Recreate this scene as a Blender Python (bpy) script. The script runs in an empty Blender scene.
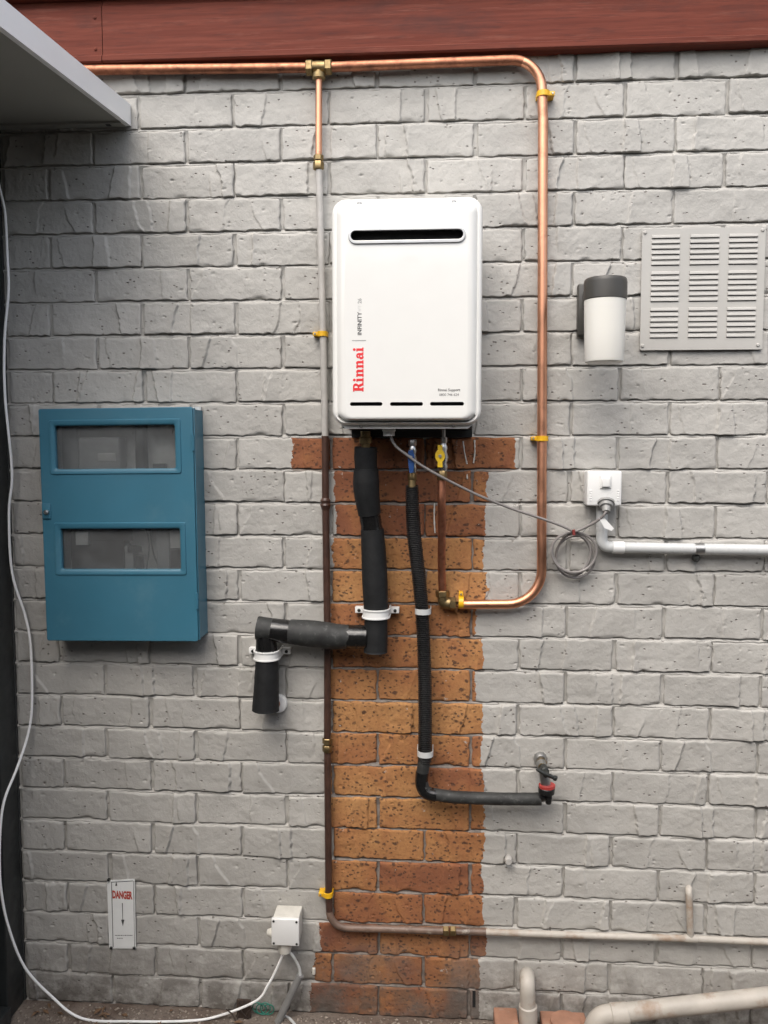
import bpy, bmesh, math, random
import numpy as np
from mathutils import Vector, Matrix
R = math.radians
scene = bpy.context.scene
col = scene.collection
rng = random.Random(7)

# ------------------------------------------------------------------ camera, sky, sun, exposure
COURSE = 0.08512          # height of one brick course
HALF = 0.12               # half a brick along the wall
TOP = 29 * COURSE         # top of course 0; the ground is z = 0
CAM = Vector((1.1088, -2.0944, TOP - 0.9853))
PITCH, YAW, FPX, W, H = -0.06836, -0.06342, 828.0, 768, 1024
fw = Vector((math.sin(YAW) * math.cos(PITCH), math.cos(YAW) * math.cos(PITCH), math.sin(PITCH)))
rt = Vector((math.cos(YAW), -math.sin(YAW), 0))
up = rt.cross(fw)
cd = bpy.data.cameras.new('camera')
cd.sensor_fit = 'VERTICAL'; cd.sensor_height = 24; cd.lens = 24 * FPX / H
cd.clip_start = 0.02; cd.clip_end = 500
cam = bpy.data.objects.new('camera', cd); col.objects.link(cam)
m3 = Matrix((rt, up, -fw)).transposed()
cam.matrix_world = Matrix.Translation(CAM) @ m3.to_4x4()
scene.camera = cam

SUN = Vector((-0.19, -0.55, 0.80)).normalized()      # towards the bright part of the cloud
world = bpy.data.worlds.new('World'); scene.world = world; world.use_nodes = True
wn = world.node_tree; wn.nodes.clear()
sky = wn.nodes.new('ShaderNodeTexSky'); sky.sky_type = 'NISHITA'; sky.sun_disc = False
sky.sun_elevation = math.asin(SUN.z); sky.sun_rotation = math.atan2(SUN.x, SUN.y)
sky.air_density = 1.0; sky.dust_density = 4.0; sky.ozone_density = 1.0
hs = wn.nodes.new('ShaderNodeHueSaturation'); hs.inputs['Saturation'].default_value = 0.52
bg = wn.nodes.new('ShaderNodeBackground'); bg.inputs[1].default_value = 0.15
wo = wn.nodes.new('ShaderNodeOutputWorld')
wn.links.new(sky.outputs[0], hs.inputs['Color']); wn.links.new(hs.outputs[0], bg.inputs[0]); wn.links.new(bg.outputs[0], wo.inputs[0])
sl = bpy.data.lights.new('sun', 'SUN'); sl.energy = 0.5; sl.angle = R(60); sl.color = (1.0, 0.90, 0.76)
so = bpy.data.objects.new('sun', sl); col.objects.link(so)
so.rotation_euler = SUN.to_track_quat('Z', 'Y').to_euler(); so.location = SUN * 30
vs = scene.view_settings
vs.view_transform = 'Standard'; vs.look = 'None'; vs.gamma = 1; vs.use_curve_mapping = False; vs.exposure = 1.18
scene.render.engine = 'CYCLES'
scene.cycles.max_bounces = 5; scene.cycles.diffuse_bounces = 3; scene.cycles.use_denoising = True; scene.cycles.use_adaptive_sampling = True; scene.cycles.adaptive_threshold = .02

# ------------------------------------------------------------------ measuring helpers
def ray(u, v): return fw + rt * ((u - W / 2) / FPX) + up * ((H / 2 - v) / FPX)
def at(u, v, y=0.0):            # the point of the plane at depth y (negative is proud of the wall) measured in the photograph
    d = ray(u, v); return CAM + d * ((y - CAM.y) / d.y)
def gat(u, v, z=0.0):           # the same on a level plane
    d = ray(u, v); return CAM + d * ((z - CAM.z) / d.z)
def px(n, y=0.0): return n * (y - CAM.y) / FPX   # pixels to metres at depth y

# ------------------------------------------------------------------ mesh helpers
def link(name, me, mat=None, parent=None):
    o = bpy.data.objects.new(name, me); col.objects.link(o)
    if mat is not None: me.materials.append(mat)
    if parent is not None: o.parent = parent
    return o
def base(parent):
    p = Vector((0, 0, 0))
    while parent is not None: p += parent.location; parent = parent.parent
    return p
def mesh(name, verts, faces, mat, parent=None, smooth=True, origin=None):
    b = base(parent); org = Vector(origin) if origin is not None else (b if parent is not None else Vector((0, 0, 0)))
    me = bpy.data.meshes.new(name)
    me.from_pydata([tuple(Vector(v) - org) for v in verts], [], faces); me.update()
    bm = bmesh.new(); bm.from_mesh(me); bmesh.ops.recalc_face_normals(bm, faces=bm.faces[:]); bm.to_mesh(me); bm.free()
    if smooth: me.polygons.foreach_set('use_smooth', [True] * len(me.polygons)); me.set_sharp_from_angle(angle=R(38))
    o = link(name, me, mat, parent); o.location = org - b
    return o
class MB:
    def __init__(s): s.v = []; s.f = []
    def add(s, v, f):
        n = len(s.v); s.v += [Vector(a) for a in v]; s.f += [tuple(i + n for i in a) for a in f]
    def sweep(s, pts, rad, n=12, caps=True, squash=None, jit=0.0):
        pts = [Vector(p) for p in pts]; k = len(pts)
        if not hasattr(rad, '__len__'): rad = [rad] * k
        T = [(pts[min(i + 1, k - 1)] - pts[max(i - 1, 0)]).normalized() for i in range(k)]
        a = Vector((0, -1, 0)) if abs(T[0].y) < .9 else Vector((0, 0, 1))
        nrm = (a - T[0] * a.dot(T[0])).normalized(); V = []; F = []
        for i in range(k):
            nrm = (nrm - T[i] * nrm.dot(T[i])).normalized(); bi = T[i].cross(nrm)
            for j in range(n):
                t = 2 * math.pi * j / n; r = rad[i] * (1 + (rng.uniform(-jit, jit) if jit else 0))
                V.append(pts[i] + (nrm * math.cos(t) + bi * math.sin(t)) * r)
        for i in range(k - 1):
            for j in range(n):
                F.append((i * n + j, i * n + (j + 1) % n, (i + 1) * n + (j + 1) % n, (i + 1) * n + j))
        if caps: F += [tuple(range(n)), tuple((k - 1) * n + j for j in range(n))]
        s.add(V, F)
    def lathe(s, p0, p1, prof, n=20):   # prof: (t along p0..p1, radius)
        p0 = Vector(p0); p1 = Vector(p1); d = p1 - p0; T = d.normalized()
        a = Vector((0, -1, 0)) if abs(T.y) < .9 else Vector((0, 0, 1))
        nr = (a - T * a.dot(T)).normalized(); bi = T.cross(nr); V = []; F = []; k = len(prof)
        for t, r in prof:
            for j in range(n):
                q = 2 * math.pi * (j + .5) / n; V.append(p0 + d * t + (nr * math.cos(q) + bi * math.sin(q)) * max(r, 1e-5))
        for i in range(k - 1):
            for j in range(n): F.append((i * n + j, i * n + (j + 1) % n, (i + 1) * n + (j + 1) % n, (i + 1) * n + j))
        F += [tuple(range(n)), tuple((k - 1) * n + j for j in range(n))]
        s.add(V, F)
    def box(s, x0, x1, y0, y1, z0, z1):
        V = [(x, y, z) for x in (x0, x1) for y in (y0, y1) for z in (z0, z1)]
        s.add(V, [(0, 1, 3, 2), (4, 6, 7, 5), (0, 4, 5, 1), (2, 3, 7, 6), (0, 2, 6, 4), (1, 5, 7, 3)])
    def build(s, name, mat, parent=None, smooth=True, origin=None): return mesh(name, s.v, s.f, mat, parent, smooth, origin)
def tube(name, pts, r, mat, parent=None, n=14, caps=True, jit=0, origin=None):
    b = MB(); b.sweep(pts, r, n, caps, jit=jit); return b.build(name, mat, parent, origin=origin)
def turned(name, p0, p1, prof, mat, parent=None, n=20):
    b = MB(); b.lathe(p0, p1, prof, n); return b.build(name, mat, parent)
def fillet(pts, r, seg=8):
    pts = [Vector(p) for p in pts]; out = [pts[0]]
    for i in range(1, len(pts) - 1):
        a, b, c = pts[i - 1:i + 2]; d1 = (a - b); d2 = (c - b)
        ang = d1.angle(d2)
        if ang > 3.05: out.append(b); continue
        t = min(r / math.tan(ang / 2), .49 * d1.length, .49 * d2.length) if r > 0 else 0
        rr = t * math.tan(ang / 2)
        p = b + d1.normalized() * t; q = b + d2.normalized() * t
        c0 = b + (d1.normalized() + d2.normalized()).normalized() * (rr / math.sin(ang / 2))
        e1 = (p - c0); e2 = (q - c0); w = e1.angle(e2)
        for k in range(seg + 1):
            f = k / seg; out.append(c0 + (e1 * math.sin((1 - f) * w) + e2 * math.sin(f * w)) / math.sin(w))
    out.append(pts[-1]); return out
def smoothpath(pts, sub=6):           # Catmull-Rom
    P = [Vector(p) for p in pts]; P = [P[0] * 2 - P[1]] + P + [P[-1] * 2 - P[-2]]; out = []
    for i in range(1, len(P) - 2):
        a, b, c, d = P[i - 1:i + 3]
        for k in range(sub):
            t = k / sub
            out.append(.5 * ((2 * b) + (c - a) * t + (2 * a - 5 * b + 4 * c - d) * t * t + (3 * b - a - 3 * c + d) * t ** 3))
    out.append(P[-2]); return out
def resample(pts, step):
    out = [pts[0]]; acc = 0
    for a, b in zip(pts, pts[1:]):
        L = (b - a).length; d = step - acc
        while d < L: out.append(a.lerp(b, d / L)); d += step
        acc = (acc + L) % step
    out.append(pts[-1]); return out
def rbox(name, x0, x1, y0, y1, z0, z1, bev, mat, parent=None, seg=3):
    me = bpy.data.meshes.new(name); bm = bmesh.new(); bmesh.ops.create_cube(bm, size=1)
    for v in bm.verts:
        v.co = Vector(((x0 + x1) / 2 + v.co.x * (x1 - x0), (y0 + y1) / 2 + v.co.y * (y1 - y0), (z0 + z1) / 2 + v.co.z * (z1 - z0)))
    if bev: bmesh.ops.bevel(bm, geom=bm.edges[:], offset=bev, segments=seg, profile=.5, affect='EDGES')
    b = base(parent); org = b if parent is not None else Vector(((x0 + x1) / 2, (y0 + y1) / 2, z0))
    for v in bm.verts: v.co -= org
    bm.to_mesh(me); bm.free()
    me.polygons.foreach_set('use_smooth', [True] * len(me.polygons)); me.set_sharp_from_angle(angle=R(30))
    o = link(name, me, mat, parent); o.location = org - b; return o
def flat_mesh(cu, y0, fn, name, mat, parent):      # a filled 2-D curve turned into an upright plate whose front is at y0
    tmp = bpy.data.objects.new('tmp', cu); col.objects.link(tmp)
    dg = bpy.context.evaluated_depsgraph_get(); me = bpy.data.meshes.new_from_object(tmp.evaluated_get(dg))
    bpy.data.objects.remove(tmp); bpy.data.curves.remove(cu)
    b = base(parent); zs = [v.co.z for v in me.vertices] or [0]; zm = max(zs)
    for v in me.vertices:
        x, z = fn(v.co.x, v.co.y); v.co = Vector((x, y0 + (zm - v.co.z), z)) - (b if parent is not None else Vector())
    me.materials.clear(); me.name = name
    bm = bmesh.new(); bm.from_mesh(me); bmesh.ops.remove_doubles(bm, verts=bm.verts[:], dist=1e-5)
    bmesh.ops.recalc_face_normals(bm, faces=bm.faces[:]); bm.to_mesh(me); bm.free()
    me.polygons.foreach_set('use_smooth', [False] * len(me.polygons))
    return link(name, me, mat, parent)
def plate(name, loops, y0, th, mat, parent=None, bev=0.0):
    cu = bpy.data.curves.new('tmpc', 'CURVE'); cu.dimensions = '2D'; cu.fill_mode = 'BOTH'; cu.extrude = max(th / 2 - bev, 0); cu.bevel_depth = bev; cu.bevel_resolution = 2
    for lp in loops:
        sp = cu.splines.new('POLY'); sp.points.add(len(lp) - 1); sp.use_cyclic_u = True
        for p, q in zip(sp.points, lp): p.co = (q[0], q[1], 0, 1)
    return flat_mesh(cu, y0, lambda x, z: (x, z), name, mat, parent)
def lettering(text, size, y0, fn, mat, parent, bold=0.0, align='CENTER', name='lettering'):
    cu = bpy.data.curves.new('tmpt', 'FONT'); cu.body = text; cu.size = size; cu.align_x = align; cu.align_y = 'CENTER'
    cu.extrude = .0002; cu.offset = bold; cu.resolution_u = 3
    return flat_mesh(cu, y0, fn, name, mat, parent)
def rrect(x0, x1, z0, z1, r, n=6):
    out = []
    for cx, cz, a in ((x1 - r, z1 - r, 0), (x0 + r, z1 - r, 90), (x0 + r, z0 + r, 180), (x1 - r, z0 + r, 270)):
        for k in range(n + 1):
            t = R(a + 90 * k / n); out.append((cx + r * math.cos(t), cz + r * math.sin(t)))
    return out
def loft(name, rings, mat, parent, cap0=False, cap1=True):   # rings of equal length, 3-D points
    V = [p for r in rings for p in r]; n = len(rings[0]); F = []
    for i in range(len(rings) - 1):
        for j in range(n): F.append((i * n + j, i * n + (j + 1) % n, (i + 1) * n + (j + 1) % n, (i + 1) * n + j))
    if cap0: F.append(tuple(range(n)))
    if cap1: F.append(tuple((len(rings) - 1) * n + j for j in range(n)))
    return mesh(name, V, F, mat, parent)
def thing(name, label, cat, loc, group=None):
    o = bpy.data.objects.new(name, None); col.objects.link(o); o.location = loc; o.empty_display_size = .05
    return tag(o, label, cat, group)
def tag(o, label=None, cat=None, group=None, kind=None):
    for k, v in (('label', label), ('category', cat), ('group', group), ('kind', kind)):
        if v: o[k] = v
    return o

# ------------------------------------------------------------------ materials
class NT:
    def __init__(s, name):
        s.m = bpy.data.materials.new(name); s.m.use_nodes = True; s.t = s.m.node_tree
        s.b = s.t.nodes['Principled BSDF']; s._p = None
    def n(s, typ, ins=(), **kw):
        nd = s.t.nodes.new('ShaderNode' + typ)
        for k, v in kw.items(): setattr(nd, k, v)
        for k, v in (ins.items() if isinstance(ins, dict) else enumerate(ins)):
            if v is None: continue
            if isinstance(v, bpy.types.NodeSocket): s.t.links.new(v, nd.inputs[k])
            elif isinstance(v, bpy.types.Node): s.t.links.new(v.outputs[0], nd.inputs[k])
            else: nd.inputs[k].default_value = v
        return nd
    def pos(s):
        if s._p is None: s._p = s.n('NewGeometry').outputs['Position']
        return s._p
    def noise(s, scale, detail=3, rough=.55, vec=None, out=0, dist=0.0):
        return s.n('TexNoise', {'Vector': vec or s.pos(), 'Scale': scale, 'Detail': detail, 'Roughness': rough, 'Distortion': dist}).outputs[out]
    def vor(s, scale, vec=None, out=0, feature='F1', rnd=1.0):
        return s.n('TexVoronoi', {'Vector': vec or s.pos(), 'Scale': scale, 'Randomness': rnd}, feature=feature).outputs[out]
    def math(s, op, a, b=None, c=None, clamp=False): return s.n('Math', [a, b, c], operation=op, use_clamp=clamp).outputs[0]
    def ramp(s, f, lo, hi, a=0.0, b=1.0): return s.n('MapRange', {'Value': f, 'From Min': lo, 'From Max': hi, 'To Min': a, 'To Max': b}).outputs[0]
    def mix(s, f, a, b, blend='MIX'):
        nd = s.t.nodes.new('ShaderNodeMix'); nd.data_type = 'RGBA'; nd.blend_type = blend; nd.clamp_factor = True
        for i, v in ((0, f), (6, a), (7, b)):
            if isinstance(v, bpy.types.NodeSocket): s.t.links.new(v, nd.inputs[i])
            else: nd.inputs[i].default_value = v if i == 0 else (v if len(v) == 4 else (*v, 1))
        return nd.outputs[2]
    def vscale(s, v): return s.n('VectorMath', {0: s.pos(), 1: v}, operation='MULTIPLY').outputs[0]
    def set(s, **kw):
        for k, v in kw.items():
            k = k.replace('_', ' ')
            if isinstance(v, bpy.types.NodeSocket): s.t.links.new(v, s.b.inputs[k])
            else: s.b.inputs[k].default_value = (*v, 1) if isinstance(v, tuple) and len(v) == 3 and 'Color' in k else v
        return s
    def bump(s, h, strength, dist, prev=None):
        nd = s.n('Bump', {'Strength': strength, 'Distance': dist, 'Height': h})
        if prev is not None: s.t.links.new(prev, nd.inputs['Normal'])
        s.t.links.new(nd.outputs[0], s.b.inputs['Normal']); return nd.outputs[0]
def simple(name, c, rough=.5, metal=0.0, var=.10, vs=18, bump=.0, bs=200, bd=.0006, spec=.5, dirt=None):
    t = NT(name); f = t.ramp(t.noise(vs, 4), .3, .7)
    colr = t.mix(f, tuple(a * (1 - var) for a in c), tuple(min(1, a * (1 + var)) for a in c))
    if dirt: colr = t.mix(t.ramp(t.noise(dirt[1], 5, .65), dirt[2], dirt[2] + .18), colr, dirt[0])
    t.set(Base_Color=colr, Metallic=metal, Roughness=t.ramp(t.noise(vs * 2.3, 3), .3, .7, max(rough - .08, 0), min(rough + .08, 1)), Specular_IOR_Level=spec)
    if bump: t.bump(t.noise(bs, 3), bump, bd)
    return t.m

PAINT = (.396, .384, .356)
BX0, BX1 = at(330, 600).x, at(483, 600).x        # the bare strip where a former heater stood
def wall_surface(name, mortar=False, clay_too=True):
    t = NT(name); p = t.pos(); sep = t.n('SeparateXYZ', [p]); x, z = sep.outputs[0], sep.outputs[2]
    if clay_too: xw = t.math('ADD', x, t.math('ADD', t.math('MULTIPLY_ADD', t.noise(26, 5, .75), .040, -.020), t.math('MULTIPLY_ADD', t.noise(9, 2), .03, -.015)))
    if mortar:
        zt = at(400, 471).z
        m1 = t.math('MULTIPLY', t.math('MULTIPLY', t.ramp(xw, BX0, BX0 + .002), t.ramp(xw, BX1 + .002, BX1)), t.ramp(z, zt + .002, zt))
        m2 = t.math('MULTIPLY', t.math('MULTIPLY', t.ramp(xw, at(292, 455).x, at(292, 455).x + .002), t.ramp(xw, at(514, 455).x, at(514, 455).x - .002)),
                    t.math('MULTIPLY', t.ramp(z, at(400, 439).z, at(400, 440).z), t.ramp(z, at(400, 472).z, at(400, 471).z)))
        m3 = t.math('MULTIPLY', t.math('MULTIPLY', t.ramp(xw, at(318, 930).x, at(319, 930).x), t.ramp(xw, at(482, 930).x, at(481, 930).x)), t.ramp(z, at(320, 927).z, at(320, 928).z))
        bare = t.math('MAXIMUM', t.math('MAXIMUM', m1, m2), m3)
    elif clay_too:
        L = t.n('Attribute', attribute_type='OBJECT', attribute_name='bare_from').outputs['Fac']
        Rr = t.n('Attribute', attribute_type='OBJECT', attribute_name='bare_to').outputs['Fac']
        bare = t.math('MULTIPLY', t.math('GREATER_THAN', xw, L), t.math('LESS_THAN', xw, Rr))
    # paint
    nA = t.noise(7, 4, .62); n55 = t.noise(58, 3, .6)
    paint = t.mix(t.ramp(nA, .3, .7), tuple(c * .90 for c in PAINT), tuple(c * 1.07 for c in PAINT))
    if not mortar: paint = t.mix(1.0, paint, t.n('CombineColor', [t.ramp(t.n('ObjectInfo').outputs['Random'], 0, 1, .93, 1.05)] * 3).outputs[0], 'MULTIPLY')
    paint = t.mix(t.ramp(t.noise(2.6, 5, .7, vec=t.vscale((2.2, 1, .6))), .54, .74, 0, .30), paint, (.34, .325, .295))
    pitm = t.math('MULTIPLY', t.ramp(t.vor(62, t.vscale((.75, 1, 1.15))), .17, .10), t.ramp(t.noise(13, 2, .6), .48, .57))
    paint = t.mix(t.math('MULTIPLY', pitm, .75), paint, (.12, .10, .085))
    c = paint
    if clay_too:
        if mortar:
            clay = t.mix(t.ramp(n55, .3, .7), (.16, .14, .125), (.28, .245, .215))
        else:
            tone = t.math('ADD', t.n('Attribute', attribute_type='OBJECT', attribute_name='tone').outputs['Fac'], t.math('MULTIPLY_ADD', t.noise(9, 3, .5, dist=.5), .9, -.45))
            cr = t.n('ValToRGB', [tone]); e = cr.color_ramp.elements
            e[0].position = .08; e[0].color = (.17, .062, .034, 1); e[1].position = .95; e[1].color = (.44, .235, .092, 1)
            for q, cc in ((.30, (.24, .092, .043, 1)), (.52, (.33, .142, .055, 1)), (.72, (.395, .192, .072, 1))):
                k = e.new(q); k.color = cc
            clay = cr.outputs[0]
            wv = t.n('VectorMath', {0: t.vscale((.8, 1, 1.1)), 1: t.n('VectorMath', {0: t.noise(75, 2, out=1), 1: (.013, .013, .013)}, operation='MULTIPLY').outputs[0]}, operation='ADD').outputs[0]
            spots = t.math('MULTIPLY', t.ramp(t.vor(100, wv), .38, .20), t.ramp(t.noise(24, 2), .40, .52))
            spots2 = t.ramp(t.vor(40, wv), .24, .12)
            clay = t.mix(t.math('MULTIPLY', t.math('MAXIMUM', spots, spots2), .88), clay, (.045, .025, .018))
            clay = t.mix(t.ramp(t.noise(140, 2), .35, .75, 0, .4), clay, (.17, .075, .04))
            clay = t.mix(t.math('MULTIPLY', t.ramp(z, .26, .04), t.ramp(nA, .40, .62)), clay, (.15, .13, .115))
            clay = t.mix(t.math('MULTIPLY', t.ramp(t.noise(34, 5, .75), .655, .675), .85), clay, (.46, .43, .39))
        c = t.mix(bare, paint, clay)
    c = t.mix(t.math('MULTIPLY', t.math('MULTIPLY', t.ramp(z, .20, .0), t.ramp(t.noise(16, 4, .7), .34, .58)), .85), c, (.085, .072, .06))
    t.set(Base_Color=c, Roughness=t.ramp(bare, 0, 1, .60, .9) if clay_too else .60, Specular_IOR_Level=.35)
    hgt = t.math('ADD', t.math('MULTIPLY', n55, .0016), t.math('MULTIPLY', t.noise(190, 3, .7), .0011))
    hgt = t.math('MULTIPLY_ADD', pitm, -.0035, hgt)
    t.bump(hgt, .8, 1.0)
    return t.m
M = {}
M['brick'] = wall_surface('painted_brick', False, False); M['clay'] = wall_surface('half_stripped_brick'); M['mortar'] = wall_surface('mortar', True)
def timber(name):
    t = NT(name); g = t.noise(6, 5, .6, vec=t.vscale((.5, 6, 14))); g2 = t.noise(60, 4, .6, vec=t.vscale((.25, 3, 3)))
    c = t.mix(t.ramp(g, .3, .7), (.105, .027, .018), (.165, .047, .031)); c = t.mix(t.ramp(g2, .52, .72, 0, .55), c, (.062, .024, .02))
    c = t.mix(t.ramp(t.noise(3.2, 5, .7, vec=t.vscale((1, 1, 3.5))), .52, .70, 0, .7), c, (.07, .03, .026)); c = t.mix(t.ramp(t.noise(11, 5, .75, vec=t.vscale((.35, 1, 5))), .56, .70, 0, .55), c, (.21, .082, .058))
    t.set(Base_Color=c, Roughness=.7, Specular_IOR_Level=.12); t.bump(g2, .4, .0010); return t.m
M['timber'] = timber('weathered_red_timber')
M['white'] = simple('white_enamel', (.72, .715, .68), .11, var=.01, spec=.5)
M['white_flange'] = simple('white_enamel_edge', (.73, .725, .69), .25, var=.012)
M['roofwhite'] = simple('white_roof_sheet', (.90, .905, .90), .4, var=.03, vs=4)
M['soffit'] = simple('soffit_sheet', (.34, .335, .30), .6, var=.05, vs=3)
M['black'] = simple('black_void', (.008, .008, .008), .8)
M['dark'] = simple('dark_metal', (.03, .032, .03), .45, .4, bump=.2)
M['door'] = simple('dark_door_paint', (.022, .025, .025), .4, var=.2, bump=.15)
M['chrome'] = simple('bright_steel', (.55, .55, .54), .28, 1.0)
M['ringsteel'] = simple('satin_steel', (.46, .46, .45), .34, 1.0); M['steel'] = simple('dull_steel', (.42, .42, .41), .42, 1.0, dirt=((.16, .13, .1), 90, .6))
M['copper'] = simple('copper', (.70, .345, .21), .40, 1.0, var=.12, vs=9, dirt=((.36, .165, .10), 9, .56))
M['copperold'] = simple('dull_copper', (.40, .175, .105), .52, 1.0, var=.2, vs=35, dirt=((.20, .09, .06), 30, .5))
M['brass'] = simple('brass', (.27, .20, .10), .48, 1.0, var=.2, vs=60, dirt=((.20, .14, .07), 90, .52))
M['pipegrey'] = simple('pipe_in_wall_paint', (.40, .385, .36), .5, var=.12, vs=30, bump=.3)
M['pipecream'] = simple('pipe_in_cream_paint', (.40, .37, .325), .55, var=.12, vs=14, bump=.3, dirt=((.27, .19, .13), 13, .52))
M['pipebrown'] = simple('pipe_in_brown_paint', (.055, .028, .02), .38, var=.35, vs=30, bump=.3, dirt=((.17, .11, .08), 40, .66))
M['pipestained'] = simple('pipe_with_flaked_paint', (.15, .10, .075), .5, var=.4, vs=22, bump=.4, dirt=((.40, .36, .31), 28, .55))
M['foam'] = simple('black_foam', (.010, .0105, .011), .62, var=.3, vs=40, bump=.35, bs=320, spec=.35)
M['foamgrey'] = simple('foam_with_sky_light', (.026, .027, .026), .62, var=.45, vs=30, bump=.6, bs=120, spec=.4, dirt=((.10, .10, .095), 60, .56))  # paler foam copy: sky light on the level runs put into the colour
M['tape'] = simple('black_tape', (.008, .008, .008), .2, bump=.5, bs=60, bd=.002)
M['hose'] = simple('black_corrugated_plastic', (.012, .012, .012), .36, var=.3)
M['plastic'] = simple('white_plastic', (.74, .74, .72), .35, var=.03)
M['cablewhite'] = simple('white_cable_sheath', (.86, .86, .85), .4, var=.02); M['oldplastic'] = simple('aged_white_plastic', (.62, .60, .54), .5, var=.08, vs=40, dirt=((.30, .24, .18), 35, .6))
M['greyplastic'] = simple('light_grey_plastic', (.52, .53, .52), .32, var=.04, dirt=((.36, .35, .33), 18, .62))
M['midgrey'] = simple('mid_grey_plastic', (.20, .20, .195), .4)
M['gland'] = simple('grey_cable_gland', (.26, .26, .25), .38)
M['cable'] = simple('grey_cable', (.21, .195, .185), .4)
M['yellow'] = simple('yellow_plastic', (.72, .40, .012), .38, var=.08)
M['yellowpaint'] = simple('yellow_lever_paint', (.72, .47, .02), .4, var=.12, vs=80)
M['blue'] = simple('blue_lever_paint', (.015, .06, .20), .38, var=.12)
M['red'] = simple('red_plastic', (.40, .05, .042), .4)
M['tiered'] = simple('dark_red_tie', (.20, .035, .03), .5); M['redprint'] = simple('red_print', (.68, .03, .035), .35, var=.03)
M['signred'] = simple('faded_red_print', (.42, .06, .04), .5, var=.25, vs=300)
M['print'] = simple('dark_print', (.05, .05, .05), .5)
M['faintprint'] = simple('faint_print', (.55, .55, .53), .5); M['paleprint'] = simple('pale_print', (.30, .30, .29), .5)
M['teal'] = simple('teal_enamel', (.038, .142, .205), .42, var=.09, vs=4, bump=.15, bs=140, dirt=((.060, .165, .22), 9, .56))
M['signwhite'] = simple('sign_enamel', (.76, .77, .75), .35, var=.03, vs=30, dirt=((.45, .43, .38), 70, .68))
M['lampdark'] = simple('bronze_lamp_paint', (.045, .042, .036), .42, var=.12)
M['meterbrown'] = simple('dark_brown_board', (.035, .022, .018), .5)
M['metergrey'] = simple('meter_grey', (.40, .40, .39), .45)
M['meterlight'] = simple('meter_board_cream', (.68, .67, .63), .55)
M['terracotta'] = simple('terracotta', (.30, .155, .10), .8, var=.18, vs=30, bump=.5, dirt=((.30, .24, .19), 25, .58))
M['green'] = simple('green_wire', (.03, .19, .14), .4)
M['rust'] = simple('rusted_iron', (.045, .03, .022), .85, var=.4, vs=80, bump=.6)
M['leaf'] = simple('dead_leaf', (.13, .075, .04), .8, var=.4, vs=40)
M['stone'] = simple('grit', (.26, .22, .18), .9, var=.35, vs=60, bump=.4)
def opal():
    t = NT('opal_glass'); t.set(Base_Color=(.70, .685, .63), Roughness=.28, Subsurface_Weight=.35, Subsurface_Radius=(.02, .02, .018)); return t.m
M['opal'] = opal()
def glass():
    t = NT('dust_and_reflection_pane'); tr = t.n('BsdfTransparent', [(.92, .93, .93, 1)]); gl = t.n('BsdfGlossy', {'Color': (1, 1, 1, 1), 'Roughness': .06})
    du = t.n('BsdfDiffuse', [(.30, .31, .31, 1)])  # diffuse dust, strengthened to paint in the pane's pale reflection
    mx = t.n('MixShader', [t.ramp(t.noise(14, 5, .6), .3, .75, .14, .32), tr, du])
    fr = t.n('Fresnel', {'IOR': 1.45}); m2 = t.n('MixShader', [fr.outputs[0], mx.outputs[0], gl.outputs[0]])
    t.t.links.new(m2.outputs[0], t.t.nodes['Material Output'].inputs[0]); return t.m
M['glass'] = glass()
def doorglass():
    t = NT('dark_door_glass'); t.set(Base_Color=(.012, .013, .014), Roughness=.08); return t.m
M['doorglass'] = doorglass()
FENCE = 2.6
M['wingwall'] = simple('wing_wall_paint', (.05, .052, .05), .7, var=.1); M['rooftile'] = simple('roof_sheet', (.09, .07, .06), .7)
M['fence'] = simple('dark_paling_timber', (.075, .06, .048), .85, var=.3, vs=9)
def ground_mat():
    t = NT('soil_and_concrete'); a = t.noise(9, 6, .65)
    c = t.mix(t.ramp(a, .35, .65), (.085, .058, .042), (.165, .125, .10))
    c = t.mix(t.ramp(t.noise(2.3, 4), .45, .62, 0, .6), c, (.19, .165, .14)); c = t.mix(t.ramp(t.noise(85, 4, .7), .52, .68, 0, .8), c, (.06, .045, .035))
    t.set(Base_Color=c, Roughness=.95); n1 = t.bump(t.noise(22, 5, .7), .7, .012); t.bump(t.noise(190, 3), .5, .002, n1); return t.m
M['ground'] = ground_mat(); M['added_ground'] = simple('bounce_damping_ground', (.045, .043, .04), .9, var=.3, vs=30, bump=.5)

# ------------------------------------------------------------------ ground
bm = bmesh.new(); bmesh.ops.create_grid(bm, x_segments=40, y_segments=40, size=60)
me = bpy.data.meshes.new('ground'); bm.to_mesh(me); bm.free()
g = link('ground', me, M['ground']); g.location = (0, -10, 0); tag(g, kind='structure')

b = MB(); b.box(-30, 30, -3.0, -.36, -.05, .004); tag(b.build('added_dark_ground', M['added_ground'], None, False), kind='structure')  # unseen dark ground sheet, added to cut bounce light on the lower wall

# ------------------------------------------------------------------ brick wall
def vnoise(nx, nz, gx, gz, r):
    a = r.uniform(-1, 1, (gz + 2, gx + 2)); xs = np.linspace(0, gx, nx); zs = np.linspace(0, gz, nz)
    xi = np.minimum(xs.astype(int), gx); zi = np.minimum(zs.astype(int), gz); fx = xs - xi; fz = zs - zi
    fx = fx * fx * (3 - 2 * fx); fz = (fz * fz * (3 - 2 * fz))[:, None]
    A = a[zi][:, xi]; B = a[zi][:, xi + 1]; C = a[zi + 1][:, xi]; D = a[zi + 1][:, xi + 1]
    return (A * (1 - fx) + B * fx) * (1 - fz) + (C * (1 - fx) + D * fx) * fz
def edge_grid(Ln, step):
    e = [0, .0006, .0015, .0028, .0046]; n = max(3, int((Ln - 2 * .0046) / step))
    return np.array(e[:-1] + list(np.linspace(.0046, Ln - .0046, n)) + [Ln - q for q in e[:-1]][::-1]) - Ln / 2
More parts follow.
